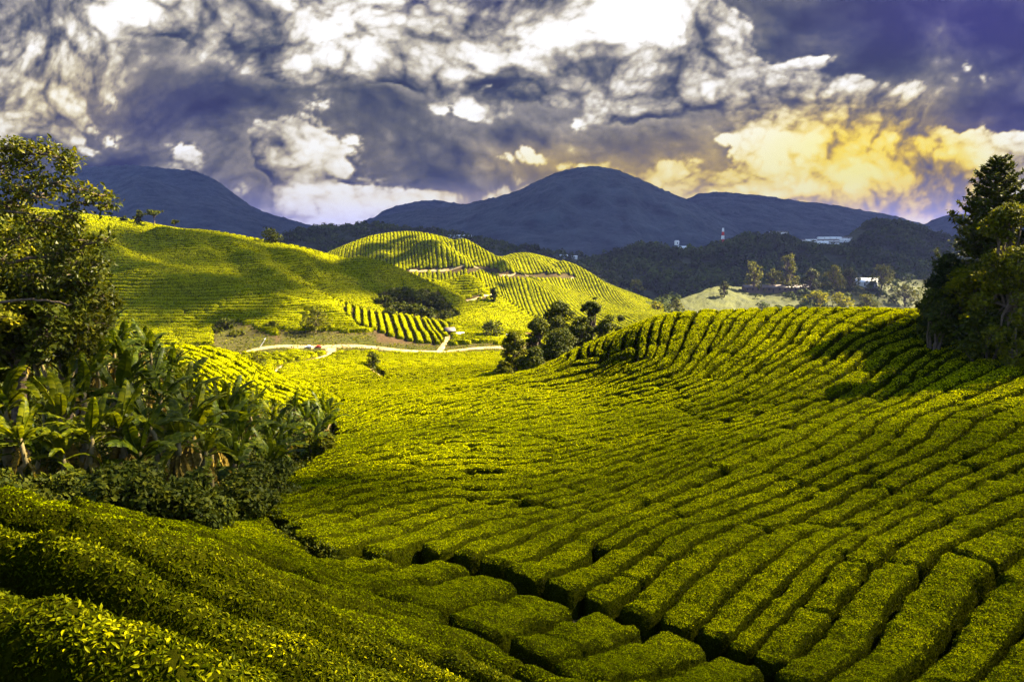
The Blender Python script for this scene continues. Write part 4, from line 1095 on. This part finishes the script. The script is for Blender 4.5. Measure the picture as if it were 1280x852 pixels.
# ---- clump where the right slope meets the valley
G_CL = 'trees of the dark clump in mid valley'
for k, (px, Y, top_py, wpx, kind, mat, lab, nm) in enumerate([
    (646, 80, 408, 42, 'round', L_MID, 'left bushy tree of the dark clump beside the tea slope', 'broadleaf_tree'),
    (672, 84, 392, 40, 'round', L_DARK, 'dark round tree second from left in the mid valley clump', 'broadleaf_tree'),
    (698, 86, 374, 56, 'round', L_DARK, 'big brownish round tree in the middle of the clump', 'broadleaf_tree'),
    (740, 88, 360, 34, 'open', L_DARK, 'thin open crowned tree rising highest from the clump', 'broadleaf_tree'),
    (722, 84, 392, 40, 'round', L_DARK, 'dark low tree at the foot of the thin open crowned one', 'broadleaf_tree'),
    (756, 84, 384, 30, 'bush', L_DARK, 'dark shrub at the right end of the clump on the tea crest', 'shrub'),
    (668, 76, 432, 50, 'bush', L_DARK, 'low dark shrub in front of the clump', 'shrub'),
    (632, 78, 446, 26, 'bush', L_MID, 'small green shrub at the left foot of the clump', 'shrub'),
    (700, 80, 410, 50, 'bush', L_DARK, 'wide shadowy shrub filling the middle of the clump', 'shrub'),
    (775, 92, 380, 18, 'bush', L_DARK, 'small dark shrub peeping over the crest right of the clump', 'shrub')]):
    loc = at(px, Y, .3); h = max(1.2, height_to(loc, top_py)); w = wpx*Y/FPX*1.05
    place_tree(nm, tree_geo(kind, h, w, 40+k, .24, int(2500+w*h*190)), mat, loc, k, 1, lab, 'tree' if nm == 'broadleaf_tree' else 'shrub', G_CL if nm == 'broadleaf_tree' else None)
# ---- left hill crest and slopes
for k, (px, Y, top_py, wpx, kind, mat, lab, nm) in enumerate([
    (172, 245, 262, 16, 'round', L_DARK, 'small round tree on the left hill crest beside the umbrella shaped tree', 'broadleaf_tree'),
    (193, 245, 261, 24, 'umbrella', L_DARK, 'flat topped umbrella shaped tree on the left hill crest', 'broadleaf_tree'),
    (218, 245, 275, 12, 'umbrella', L_DARK, 'tiny flat topped tree at the right of the crest trees', 'broadleaf_tree'),
    (155, 246, 268, 10, 'bush', L_DARK, 'tiny shrub left of the crest trees', 'shrub'),
    (338, 246, 281, 32, 'bush', L_DARK, 'dark round bush alone on the crest of the left hill', 'shrub'),
    (395, 158, 386, 44, 'round', L_MID, 'green spreading tree above the bend of the track', 'broadleaf_tree'),
    (340, 160, 402, 20, 'open', L_MID, 'thin tree on the bank above the track', 'broadleaf_tree'),
    (283, 160, 398, 30, 'round', L_DARK, 'dark tree at the left foot of the hill', 'broadleaf_tree'),
    (297, 156, 412, 24, 'bush', L_MID, 'green shrub on the bank left of the utility pole', 'shrub'),
    (374, 160, 408, 16, 'bush', L_DARK, 'small dark shrub left of the spreading tree by the bend', 'shrub'),
    (272, 158, 408, 18, 'bush', L_DARK, 'dark shrub at the far left of the bank', 'shrub'),
    (615, 160, 396, 32, 'bush', L_DARK, 'dark dome shaped bamboo clump beside the upper track', 'bamboo'),
    (466, 112, 438, 20, 'round', L_DARK, 'round dark tree alone in the lit tea field', 'broadleaf_tree'),
    (617, 240, 358, 11, 'round', L_DARK, 'little round tree on the shoulder behind the small hut', 'broadleaf_tree'),
    (592, 385, 332, 7, 'round', L_DARK, 'tiny tree beside the track on the middle hill', 'broadleaf_tree'),
    (322, 112, 436, 26, 'bush', L_MID, 'green scrub between the two arms of the track', 'shrub'),
    (350, 100, 470, 22, 'bush', L_MID, 'scrubby bush below the end of the lower track', 'shrub')]):
    loc = at(px, Y, .2); h = max(1.2, height_to(loc, top_py)); w = wpx*Y/FPX
    ls = max(.3, Y*.0032)
    place_tree(nm, tree_geo(kind, h, w, 80+k, ls, int(300+w*h/(ls*ls)*3.2)), mat, loc, k*1.3, 1, lab, {'shrub': 'shrub', 'bamboo': 'bamboo'}.get(nm, 'tree'))
scrub = [('bush', L_DARK), ('bush', L_MID), ('round', L_DARK)]
protos = {}
def ordx(k): return ('first','second','third','fourth','fifth','sixth','seventh','eighth','ninth','tenth','eleventh','twelfth','last')[min(k, 12)]+' from the left'
def scatter_copies(key, mk, spots, label, cat, group, name):
    for k, (loc, sc, rz) in enumerate(spots):
        if key not in protos:
            geo, mat = mk(); protos[key] = place_tree(name, geo, mat, loc, rz, sc, label+', '+ordx(k), cat, group)
        else: dup(protos[key], loc, rz, sc, label+', '+ordx(k), group)
rs5 = np.random.RandomState(77)
sp = []
for px, py_, s_ in [(480,372,1.2),(492,366,1.5),(505,362,1.3),(515,370,1.7),(528,365,1.3),(540,372,1.5),(552,378,1.2),(500,380,1.2),(520,384,1.3),(535,386,1.1),(556,388,1.),(486,384,.9),(568,384,.8)]:
    hh = hit(px, py_+8, y0=150)
    sp.append(((hh[0], hh[1], float(gz(*hh))-.3), s_, rs5.rand()*6))
sp.sort(key=lambda q: q[0][0]/q[0][1])
scatter_copies('scrub', lambda: (tree_geo('bush', 3.4, 4.4, 131, .6, 520), L_DARK), sp, 'dark shrub in the scrub of the left hill', 'shrub', 'shrubs in the hollow of the left hill', 'shrub')
# ---- trees of the far valley
vs = []
for px, Y, py_, s_ in [(940,470,322,1),(984,480,316,1.05)]:
    pass
def far_loc(px, py, Y):
    a = P(px, py, Y); return a
for k, (px, Y, bpy_, tpy, wpx, kind, mat, lab) in enumerate([
    (942, 470, 366, 323, 30, 'tall', L_MID, 'tall olive tree at the left of the far farmhouse'),
    (985, 475, 366, 315, 30, 'tall', L_MID, 'tallest pointed tree behind the far farmhouse'),
    (1012, 480, 368, 334, 36, 'round', L_DARK, 'dark round tree right of the tallest far tree'),
    (1040, 490, 366, 330, 34, 'round', L_MID, 'round olive tree on the far knoll near the white roof'),
    (1062, 500, 362, 334, 34, 'round', L_DARK, 'dark round tree left of the white roofed house'),
    (1100, 505, 366, 330, 40, 'round', L_MID, 'wide olive tree right of the white roofed house'),
    (964, 476, 364, 334, 22, 'round', L_MID, 'small tree between the two tall far trees'),
    (1020, 450, 386, 364, 40, 'round', L_YEL, 'sunlit yellow green tree just over the tea crest'),
    (1052, 446, 386, 366, 34, 'round', L_YEL, 'second yellow green tree over the tea crest, to its right'),
    (1082, 450, 388, 368, 34, 'round', L_MID, 'green tree over the tea crest before the white roof'),
    (796, 520, 368, 348, 22, 'round', L_YEL, 'pale yellow round tree at the tip of the middle hill'),
    (1130, 480, 384, 356, 40, 'round', L_MID, 'olive tree beside the right hand conifers in the valley'),
    (820, 380, 394, 376, 22, 'round', L_YEL, 'small lit tree right of the middle hill foot'),
    (845, 380, 394, 374, 24, 'round', L_MID, 'small green tree over the crest left of the far tea slope'),
    (905, 500, 372, 350, 16, 'round', L_DARK, 'small dark tree on the edge of the far tea slope')]):
    fh_ = far_hit(px, bpy_); loc = tuple(fh_) if (fh_ is not None and fh_[1] < 620) else P(px, bpy_, Y); Y = loc[1]; h = loc[1]*ray(640, tpy)[1]+ZC-loc[2]; w = wpx*Y/FPX; ls = 1.25
    loc = (loc[0], loc[1], loc[2]-1.0)
    place_tree('broadleaf_tree', tree_geo(kind, h+1, w, 160+k, ls, int(260+w*h*2.2)), mat, loc, k, 1, lab, 'tree')
# ---- bananas
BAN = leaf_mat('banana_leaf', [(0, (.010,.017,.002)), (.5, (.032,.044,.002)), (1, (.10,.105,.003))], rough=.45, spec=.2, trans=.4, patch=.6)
BANY = leaf_mat('banana_leaf_yellow_green', [(0, (.022,.030,.002)), (.5, (.065,.072,.002)), (1, (.17,.16,.004))], rough=.45, spec=.2, trans=.45, patch=.6)  # yellow-green leaf tone given to every third banana prototype
BDRY = leaf_mat('dry_banana_leaf', [(0, (.05,.032,.012)), (1, (.20,.13,.045))], rough=.8, spec=.05, trans=.2)
BSTEM = solid_mat('banana_stem', (.05,.045,.014), (.15,.11,.045), 5., bump=.5, bscale=8., bdist=.04)
def banana_leaf_geo(L, W, rs, arch, rise):
    """one leaf in its own plane: blade torn into strips along the midrib, arching outwards along +x"""
    n = 22; t = np.linspace(0, 1, n)
    x = []; z = []; a = rise; px_ = pz_ = 0
    for i in range(n):
        x.append(px_); z.append(pz_); px_ += math.cos(a)*L/(n-1); pz_ += math.sin(a)*L/(n-1); a -= arch/(n-1)*(0.5+1.3*t[i])
    x = np.array(x); z = np.array(z)
    pet = .16
    wv = W*np.sin(np.clip((t-pet)/(1-pet), 0, 1)**.62*math.pi*.97)**.55; wv[t < pet] = 0
    V, F = [], []
    for s in (1, -1):
        i = int(pet*n)
        while i < n-1:
            m = min(n-1, i+rs.randint(1, 4)); dz = -rs.uniform(.0, .30); sh = rs.uniform(-.03, .03)
            for q in range(i, m):
                b = len(V)
                for qq, e in ((q, 0), (q+1, 1)):
                    hw = wv[qq]*(1-.12*rs.rand()*(qq in (i, m)))
                    V.append((x[qq], 0, z[qq])); V.append((x[qq]+sh+.02*L, s*hw*.55, z[qq]+hw*(.30+dz*.4))); V.append((x[qq]+sh*2+.05*L, s*hw, z[qq]+hw*(.22+dz)))
                F += [(b, b+3, b+4, b+1), (b+1, b+4, b+5, b+2)]
            i = m
    blade = (np.array(V, float), np.array(F))
    rib = tube(np.stack([x, np.zeros(n), z-.006], 1), np.linspace(.035, .006, n), 5)
    return blade, rib
def banana(name, seed, hst, mat_leaf, label, group, nleaf=9):
    rs = np.random.RandomState(seed)
    root = make_thing(name, (0,0,0), label, 'banana plant', group)
    st = bend((0,0,-.4), (rs.normal(0,.15), rs.normal(0,.15), hst), 0, 8, rs)
    link_geo('pseudostem', tube(st, np.linspace(.17, .075, 8), 9), BSTEM, root, True)
    for i in range(nleaf):
        az = i*2.4+rs.normal(0, .4); k = i/nleaf
        L = rs.uniform(1.5, 2.15); rise = R(82-60*k**1.1+rs.normal(0, 8)); arch = R(35+75*k+rs.normal(0, 12))
        bl, rib = banana_leaf_geo(L, .21*rs.uniform(.8, 1.2), rs, arch, rise)
        lf = link_geo('leaf', bl, BDRY if (k > .93) else mat_leaf, root); lf.location = st[-1]-np.array([0,0,.10+.30*k]); lf.rotation_euler = (rs.normal(0,.25), 0, az)
        rb = link_geo('midrib', rib, mat_leaf if k <= .93 else BDRY, lf, True)
    D = []
    for i in range(6):   # dead leaves hanging round the stem
        az = rs.rand()*6.28; bl, rib = banana_leaf_geo(rs.uniform(1.1, 1.7), .13, rs, R(-5), R(-72))
        ca, sa = math.cos(az), math.sin(az)
        M_ = np.array([[ca,-sa,0],[sa,ca,0],[0,0,1]]); D.append((bl[0]@M_.T+st[-1]-np.array([0,0,.3]), bl[1]))
    link_geo('dead_leaves', merge(D), BDRY, root)
    return root
BG = 'banana plants crowding the gully on the left'
BH = (1.6, 2.4, 3.3, 4.3, 5.4, 6.6, 2.0, 2.9, 3.8, 4.9)
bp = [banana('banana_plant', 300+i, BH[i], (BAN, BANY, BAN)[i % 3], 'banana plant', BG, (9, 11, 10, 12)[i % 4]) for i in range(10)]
bspots = [ # px of base, forward distance, row of the crown centre
 (-40,22,500),(14,24,545),(62,27,520),(8,30,475),(52,33,450),(100,29,490),(150,31,490),(128,34,455),(170,36,465),(205,33,495),(232,36,515),(86,38,430),(30,40,425),(120,42,418),(160,42,430),(195,44,440),(-30,34,440),
 (232,42,495),(262,38,540),(275,44,510),(300,40,545),(308,48,515),(335,44,540),(345,52,520),(360,46,552),(378,54,530),(392,50,555),(400,58,535),(250,50,485),(215,50,462),(285,54,500),(325,56,510),(370,62,520),(140,27,530),(186,28,530),(100,46,412),(140,50,415),(180,52,430),(215,56,450),
 (330,36,575),(300,34,575),(262,31,560),(385,44,565),(20,27,500),(84,31,470),(112,26,540),(40,25,570),(80,25,565),(-20,26,560),(165,27,560),(210,29,550),(248,34,530),(285,42,530),(318,50,530),(352,48,540),(405,52,545),(230,46,475),(190,40,470),(150,38,440),(64,42,425),(345,40,565),(412,56,552)]
seen_lab = {}; LB = {}
for k, (px, Y, cpy) in enumerate(bspots):
    x = (px-640)/FPX*Y*1.02; g_ = float(gz(x, Y)); hh = max(1.5, ZC+ray(640, cpy)[1]*Y-g_)
    b_ = int(np.argmin([abs(q-hh)+.35*((k*7+i*3) % 4) for i, q in enumerate(BH)])); src = bp[b_]
    sc = min(1.35, max(.7, hh/BH[b_])); loc = (x, Y, g_-.05); rz = rs5.rand()*6.3
    where = 'by the left edge' if px < 60 else ('behind the big shrub' if px < 170 else ('above the dark shrubs' if px < 260 else ('near the tea edge' if px < 350 else 'at the gully end')))
    size = 'tall' if hh > 4 else ('middling' if hh > 2.5 else 'low'); dist = 'in the front row' if Y < 32 else ('in the middle rows' if Y < 46 else 'in the back rows')
    lab = '%s %s banana plant %s, %s' % (size, 'yellow green' if b_ % 3 == 1 else 'green', dist, where)
    seen_lab.setdefault(lab, []).append(k)
    if src.get('placed') is None:
        d_ = src; src['placed'] = 1; src.location = loc; src.scale = (sc,)*3; src.rotation_euler = (0, 0, rz); src['label'] = lab
    else:
        d_ = dup(src, loc, rz, sc, lab, BG)
    LB.setdefault(lab, []).append((Y, k, d_))
for q in bp:
    if q.get('placed') is None:
        for ch in list(q.children):
            for g2 in list(ch.children): bpy.data.objects.remove(g2)
            bpy.data.objects.remove(ch)
        bpy.data.objects.remove(q)
for lab, l in LB.items():
    for k, (Y, _, d_) in enumerate(sorted(l, key=lambda q: q[:2])):
        if len(l) > 1: d_['label'] = lab+', '+ordw(k)
for o_ in COL.objects:
    if 'placed' in o_: del o_['placed']
# ---- dark shrubs in the gully
for k, (px, Y, tpy, wpx, mat, nl, lab) in enumerate([
    (165, 20.5, 548, 150, L_DARK, 9000, 'big dark feathery shrub in front of the banana plants'),
    (238, 21.5, 572, 110, L_DARK, 7000, 'dark shrub right of the big feathery one, above the tea'),
    (300, 25, 575, 80, L_DARK, 5000, 'dark shrub at the head of the bare earth path'),
    (335, 31, 560, 70, L_DARK, 3500, 'low green shrub at the edge of the tea by the bananas'),
    (395, 44, 530, 50, L_MID, 2600, 'leafy shrub at the right end of the banana gully'),
    (70, 23, 585, 110, L_DARK, 5000, 'shadowy shrub under the banana plants at left'),
    (-10, 20, 575, 120, L_DARK, 5000, 'shadowy shrub at the far left under the banana leaves'),
    (250, 76, 448, 60, L_DARK, 2200, 'dark shrub on the near side of the tea hump'),
    (212, 64, 430, 60, L_MID, 2600, 'green shrub where the bananas meet the tea hump')]):
    x = (px-640)/FPX*Y*1.02; g_ = float(gz(x, Y)); loc = (x, Y, g_-.3); h = height_to(loc, tpy); w = wpx*Y/FPX
    place_tree('shrub', tree_geo('bush', max(h, 1.2), w, 400+k, .17 if Y < 35 else .3, nl), mat, loc, k, 1, lab, 'shrub')
# ---- wood on the left edge
def near_tree(name, base, limbs, clusters, label, ls, per, mat, seed, trunk_r=.28, fn=real_leaves, dens=40):
    """limbs: list of polylines; clusters: (centre, radius, flatness)"""
    rs = np.random.RandomState(seed); root = make_thing(name, base, label, 'tree'); b = np.array(base)
    T = []
    for pl, r0, r1 in limbs:
        pl = np.array(pl, float)-b; s = np.linspace(0, 1, len(pl)); q = np.linspace(0, 1, len(pl)*4)
        pth = np.stack([np.interp(q, s, pl[:,c]) for c in range(3)], 1)
        for _ in range(3): pth[1:-1] = (pth[:-2]+2*pth[1:-1]+pth[2:])/4
        pth[1:-1] += rs.normal(0, .03, (len(pth)-2, 3)); T.append(tube(pth, np.linspace(r0, r1, len(pth)), 7))
    Pn, Nn = [], []
    for c, r, fl in clusters:
        c = np.array(c)-b; nt_ = int(dens*r*r)+6
        for _ in range(nt_):      # twigs ending in a rosette of leaves
            d = rs.normal(size=3); d[2] = d[2]*.8+.15; d /= np.linalg.norm(d); e = c+d*r*rs.uniform(.45, 1.0)*np.array([1,1,fl])
            T.append(tube(bend(c+d*r*.1, e, .05, 4, rs), np.linspace(.018, .006, 4), 4))
            m = per; Pn.append(e+rs.normal(0, .11, (m, 3))); Nn.append(np.tile(d*.4+np.array([0,0,.8]), (m, 1)))
    link_geo('trunk', merge(T), BARK, root, True)
    link_geo('crown', fn(np.vstack(Pn), np.vstack(Nn), ls, rs, tilt=.7), mat, root)
    return root
Q = lambda px, py, Y: np.array(P(px, py, Y))
bz = at(-50, 23); gb = np.array([bz[0], bz[1], bz[2]-.3])
limbs = [([gb, Q(-60,480,23), Q(-50,380,23), Q(-40,300,23), Q(-30,240,23)], .22, .09),
 ([Q(-40,290,23), Q(-5,262,22.7), Q(30,240,22.5), Q(62,225,22.3), Q(95,240,22), Q(120,252,22)], .07, .02),
 ([Q(-30,240,23), Q(0,205,22.7), Q(30,190,22.5), Q(60,195,22.3), Q(85,200,22)], .06, .02),
 ([Q(-48,350,23), Q(0,330,22.5), Q(50,320,22), Q(95,312,22), Q(125,300,21.8)], .055, .02),
 ([Q(-50,380,23), Q(0,380,22), Q(50,372,22), Q(90,380,22)], .05, .02),
 ([Q(-35,260,23), Q(0,262,22.2), Q(40,270,22), Q(75,285,22)], .05, .015)]
cl = [(Q(0,215,22.8), .5, .5), (Q(30,205,22.6), .4, .5), (Q(45,222,22.4), .36, .5), (Q(20,236,22.6), .5, .5), (Q(50,245,22.4), .5, .5), (Q(15,262,22.6), .6, .6), (Q(50,275,22.2), .5, .5), (Q(25,300,22.2), .6, .6), (Q(0,325,22.4), .6, .6), (Q(40,345,22), .6, .6), (Q(80,345,22), .5, .6), (Q(8,186,22.6), .42, .55), (Q(34,184,22.5), .42, .5), (Q(58,190,22.4), .45, .55), (Q(80,198,22.2), .42, .6), (Q(92,212,22), .30, .7), (Q(-20,190,22.8), .6, .6), (Q(20,205,22.5), .32, .5),
 (Q(70,232,22.2), .36, .45), (Q(98,238,22), .38, .5), (Q(122,244,22), .36, .6), (Q(132,258,21.8), .26, .8), (Q(100,256,22), .36, .5), (Q(84,270,22), .30, .6),
 (Q(110,303,22), .42, .5), (Q(130,300,21.8), .28, .6), (Q(86,312,22), .45, .5), (Q(60,322,22), .5, .5), (Q(120,330,22), .3, .6)]
near_tree('broadleaf_tree', tuple(gb), limbs, cl, 'near tree with dark boughs of big leaves reaching out over the hill at left', .17, 11, L_NEAR, 501)
rsl = np.random.RandomState(9)
for k, (px, Y, tpy, n, xr, lab, mat) in enumerate([
    (24, 29, 268, 70, 60, 'shaded leafy tree directly behind the reaching boughs', L_DARK),
    (20, 30, 242, 95, 78, 'dense brownish green tree filling the left edge behind the reaching boughs', L_NEAR),
    (80, 33, 285, 60, 46, 'leafy tree right of the dense one, behind the banana tops', L_NEAR),
    (-45, 28, 262, 60, 62, 'dense leafy tree cut by the left edge', L_MID),
    (100, 37, 330, 40, 36, 'lower leafy tree at the outer edge of the left wood', L_NEAR)]):
    x = (px-640)/FPX*Y*1.02; g_ = float(gz(x, Y)); base = (x, Y, g_-.3); c_ = []
    tr = [([np.array(base), Q(px, 470, Y), Q(px+5, (tpy+420)/2, Y), Q(px, tpy+30, Y)], .3, .07)]
    for i in range(n):
        yy = tpy+18+(425-tpy)*rsl.rand()**.9; hwid = xr*math.sqrt(max(.12, 1-((yy-(tpy+430)/2)/((430-tpy)/2+14))**2)); xx = px+hwid*rsl.uniform(-1, 1)
        c = Q(xx, yy, Y+rsl.uniform(-2.2, 2.0)); c_.append((c, rsl.uniform(.6, 1.0), .6))
        if i % 2 == 0: tr.append(([Q(px, min(440, yy+50), Y), (Q(px, yy+20, Y)+c)/2, c], .07, .02))
    near_tree('broadleaf_tree', base, tr, c_, lab, .20, 13, mat, 520+k, dens=34, fn=lambda p, n_, s, rs, tilt: leaf_quads(p, n_, s*1.05, rs, tilt=tilt, asp=.5, fold=.25))
print('plants', round(time.time()-T0, 1))

# ---- dark leaves filling in the gully's shade, and rough grass, uncountable
def cover(name, mask, lo, hi, n, size_k, mat, label, seed, hmax):
    rs = np.random.RandomState(seed); ii = np.argwhere(mask)
    w = RR[mask]**2; w = w/(w*RR[mask]**1.5); w /= w.sum()
    k = ii[rs.choice(len(ii), n, p=w)]
    x = GX[k[:,0], k[:,1]]+rs.normal(0, .15, n)*(1+RR[k[:,0], k[:,1]]/60); y = GY[k[:,0], k[:,1]]+rs.normal(0, .15, n)*(1+RR[k[:,0], k[:,1]]/60)
    r = np.hypot(x, y); cl = vnoise(x*.8, y*.8, seed)
    z = gz(x, y)+hmax*rs.rand(n)*np.clip(cl*1.6-.2, .08, 1)
    d = rs.normal(size=(n, 3)); d[:,2] = np.abs(d[:,2])+.5; d /= np.linalg.norm(d, axis=1)[:,None]
    v, f = leaf_quads(np.stack([x, y, z], 1), d, np.clip(r*size_k, lo, hi), rs, tilt=.7, asp=.45, fold=.2)
    o = mesh_np(name, v, f, mat, smooth=False); o['kind'] = 'stuff'; o['label'] = label; o['category'] = name.replace('_', ' ')
inview = (PX > -120) & (PX < 1400)
cover('shade_undergrowth', inview & (REG == 0) & (GY > 12) & (GY < 100) & (PX < 470) & ~(near_path(PX, PY, GLINE, 7) & (GY < 24)), .10, .5, 130000, .0045, L_DARK, 'dark tangled leaves added for the shade below the banana plants and left wood', 611, 1.1)
cover('rough_grass', inview & (REG == 0) & (GY > 84) & (GY < 320) & ~nearroad, .25, 1.1, 90000, .0032, L_OLIVE, 'rough grass and low scrub on the banks by the tracks', 612, .45)
nr_ = nearroad & inview & (GY > 88) & (GY < 200) & (RS.rand(*GY.shape) < .3)
cover('verge_grass', nr_, .2, .5, 9000, .0022, L_OLIVE, 'short grass along the edges of the dirt tracks', 613, .2)
# ------------------------------------------------------------------ unseen puffs added out of view to dim the sun on the land
def added_shade_puffs():
    rs = np.random.RandomState(31); m, b, p = new_mat('shade_puff', 1.0, 0.0); p.inputs['Base Color'].default_value = (.8,.8,.82,1)
    nu, nv = 9, 6
    # ground centre, half extents, turn, share of sky hidden, puff radius
    zones = [
             (-62, 168, 22, 10, 0, .5, 2, 4.5), (-68, 400, 26, 34, .2, .55, 3, 7), (0, 380, 16, 24, .2, .4, 3, 6), (-62, 172, 14, 7, .3, .5, 2, 4)]
    zones = [z+(330,) for z in zones]+[(-82, 206, 48, 32, -.3, 1.25, 1.4, 3.4, 700), (-30, 228, 30, 19, .2, 1.1, 1.4, 3.4, 700), (-17, 34, 15, 17, .2, .38, .8, 2.0, 330), (36, 23, 47, 24, .12, .42, .8, 2.0, 700), (58, 48, 16, 8, .3, .4, .8, 2.0, 700), (-5, 9, 11, 9, -.3, .34, .6, 1.3, 700), (-300, 2350, 3300, 1500, 0, 5.0, 50, 100, 3000), (500, 860, 620, 260, .2, 1.3, 22, 50, 3000), (-400, 900, 460, 200, 0, 2.0, 30, 80, 3000), (250, 520, 130, 70, .1, .45, 12, 30, 3000)]
    for cx, cy, rx, ry, tn, cov, r0, r1, alt in zones:
        V, F, o = [], [], 0
        n = int(cov*math.pi*rx*ry/(math.pi*((r0+r1)/2)**2)*1.25)
        zg = float(top(cx, cy)) if cy < 690 else ZC-(40 if cy < 1500 else -60)
        for k in range(n):
            a = rs.rand()*2*math.pi; q = math.sqrt(rs.rand())*(1+.12*rs.normal()); x = rx*q*math.cos(a); y = ry*q*math.sin(a)
            gx_ = cx+x*math.cos(tn)-y*math.sin(tn); gy_ = cy+x*math.sin(tn)+y*math.cos(tn)
            if alt != 700 and vnoise(np.array(gx_/ (r1*3.2)), np.array(gy_/(r1*3.2)), 17) < (.30 if cov < .9 else -1): continue
            r = rs.uniform(r0, r1); t = (alt+rs.uniform(-.04, .08)*alt)/sdir.z
            c = np.array([gx_, gy_, zg])+np.array(sdir)*t
            th_ = np.linspace(0, 2*math.pi, nu, endpoint=False); ph = np.linspace(-math.pi/2, math.pi/2, nv)
            rr = r*(1+.25*rs.normal(size=(nv, nu)))
            X = c[0]+rr*np.cos(ph)[:,None]*np.cos(th_); Y = c[1]+rr*np.cos(ph)[:,None]*np.sin(th_); Z = c[2]+.7*rr*np.sin(ph)[:,None]
            i = np.arange(nv-1)[:,None]*nu; j = np.arange(nu)[None]; j2 = (j+1) % nu
            F.append(np.stack([i+j, i+j2, i+nu+j2, i+nu+j], -1).reshape(-1, 4)+o); V.append(np.stack([X, Y, Z], -1).reshape(-1, 3)); o += nu*nv
        ob = mesh_np('cloud', np.vstack(V), np.vstack(F), m); ob['kind'] = 'structure'  # added sun blocker, out of view, apart from the sky's clouds
added_shade_puffs()
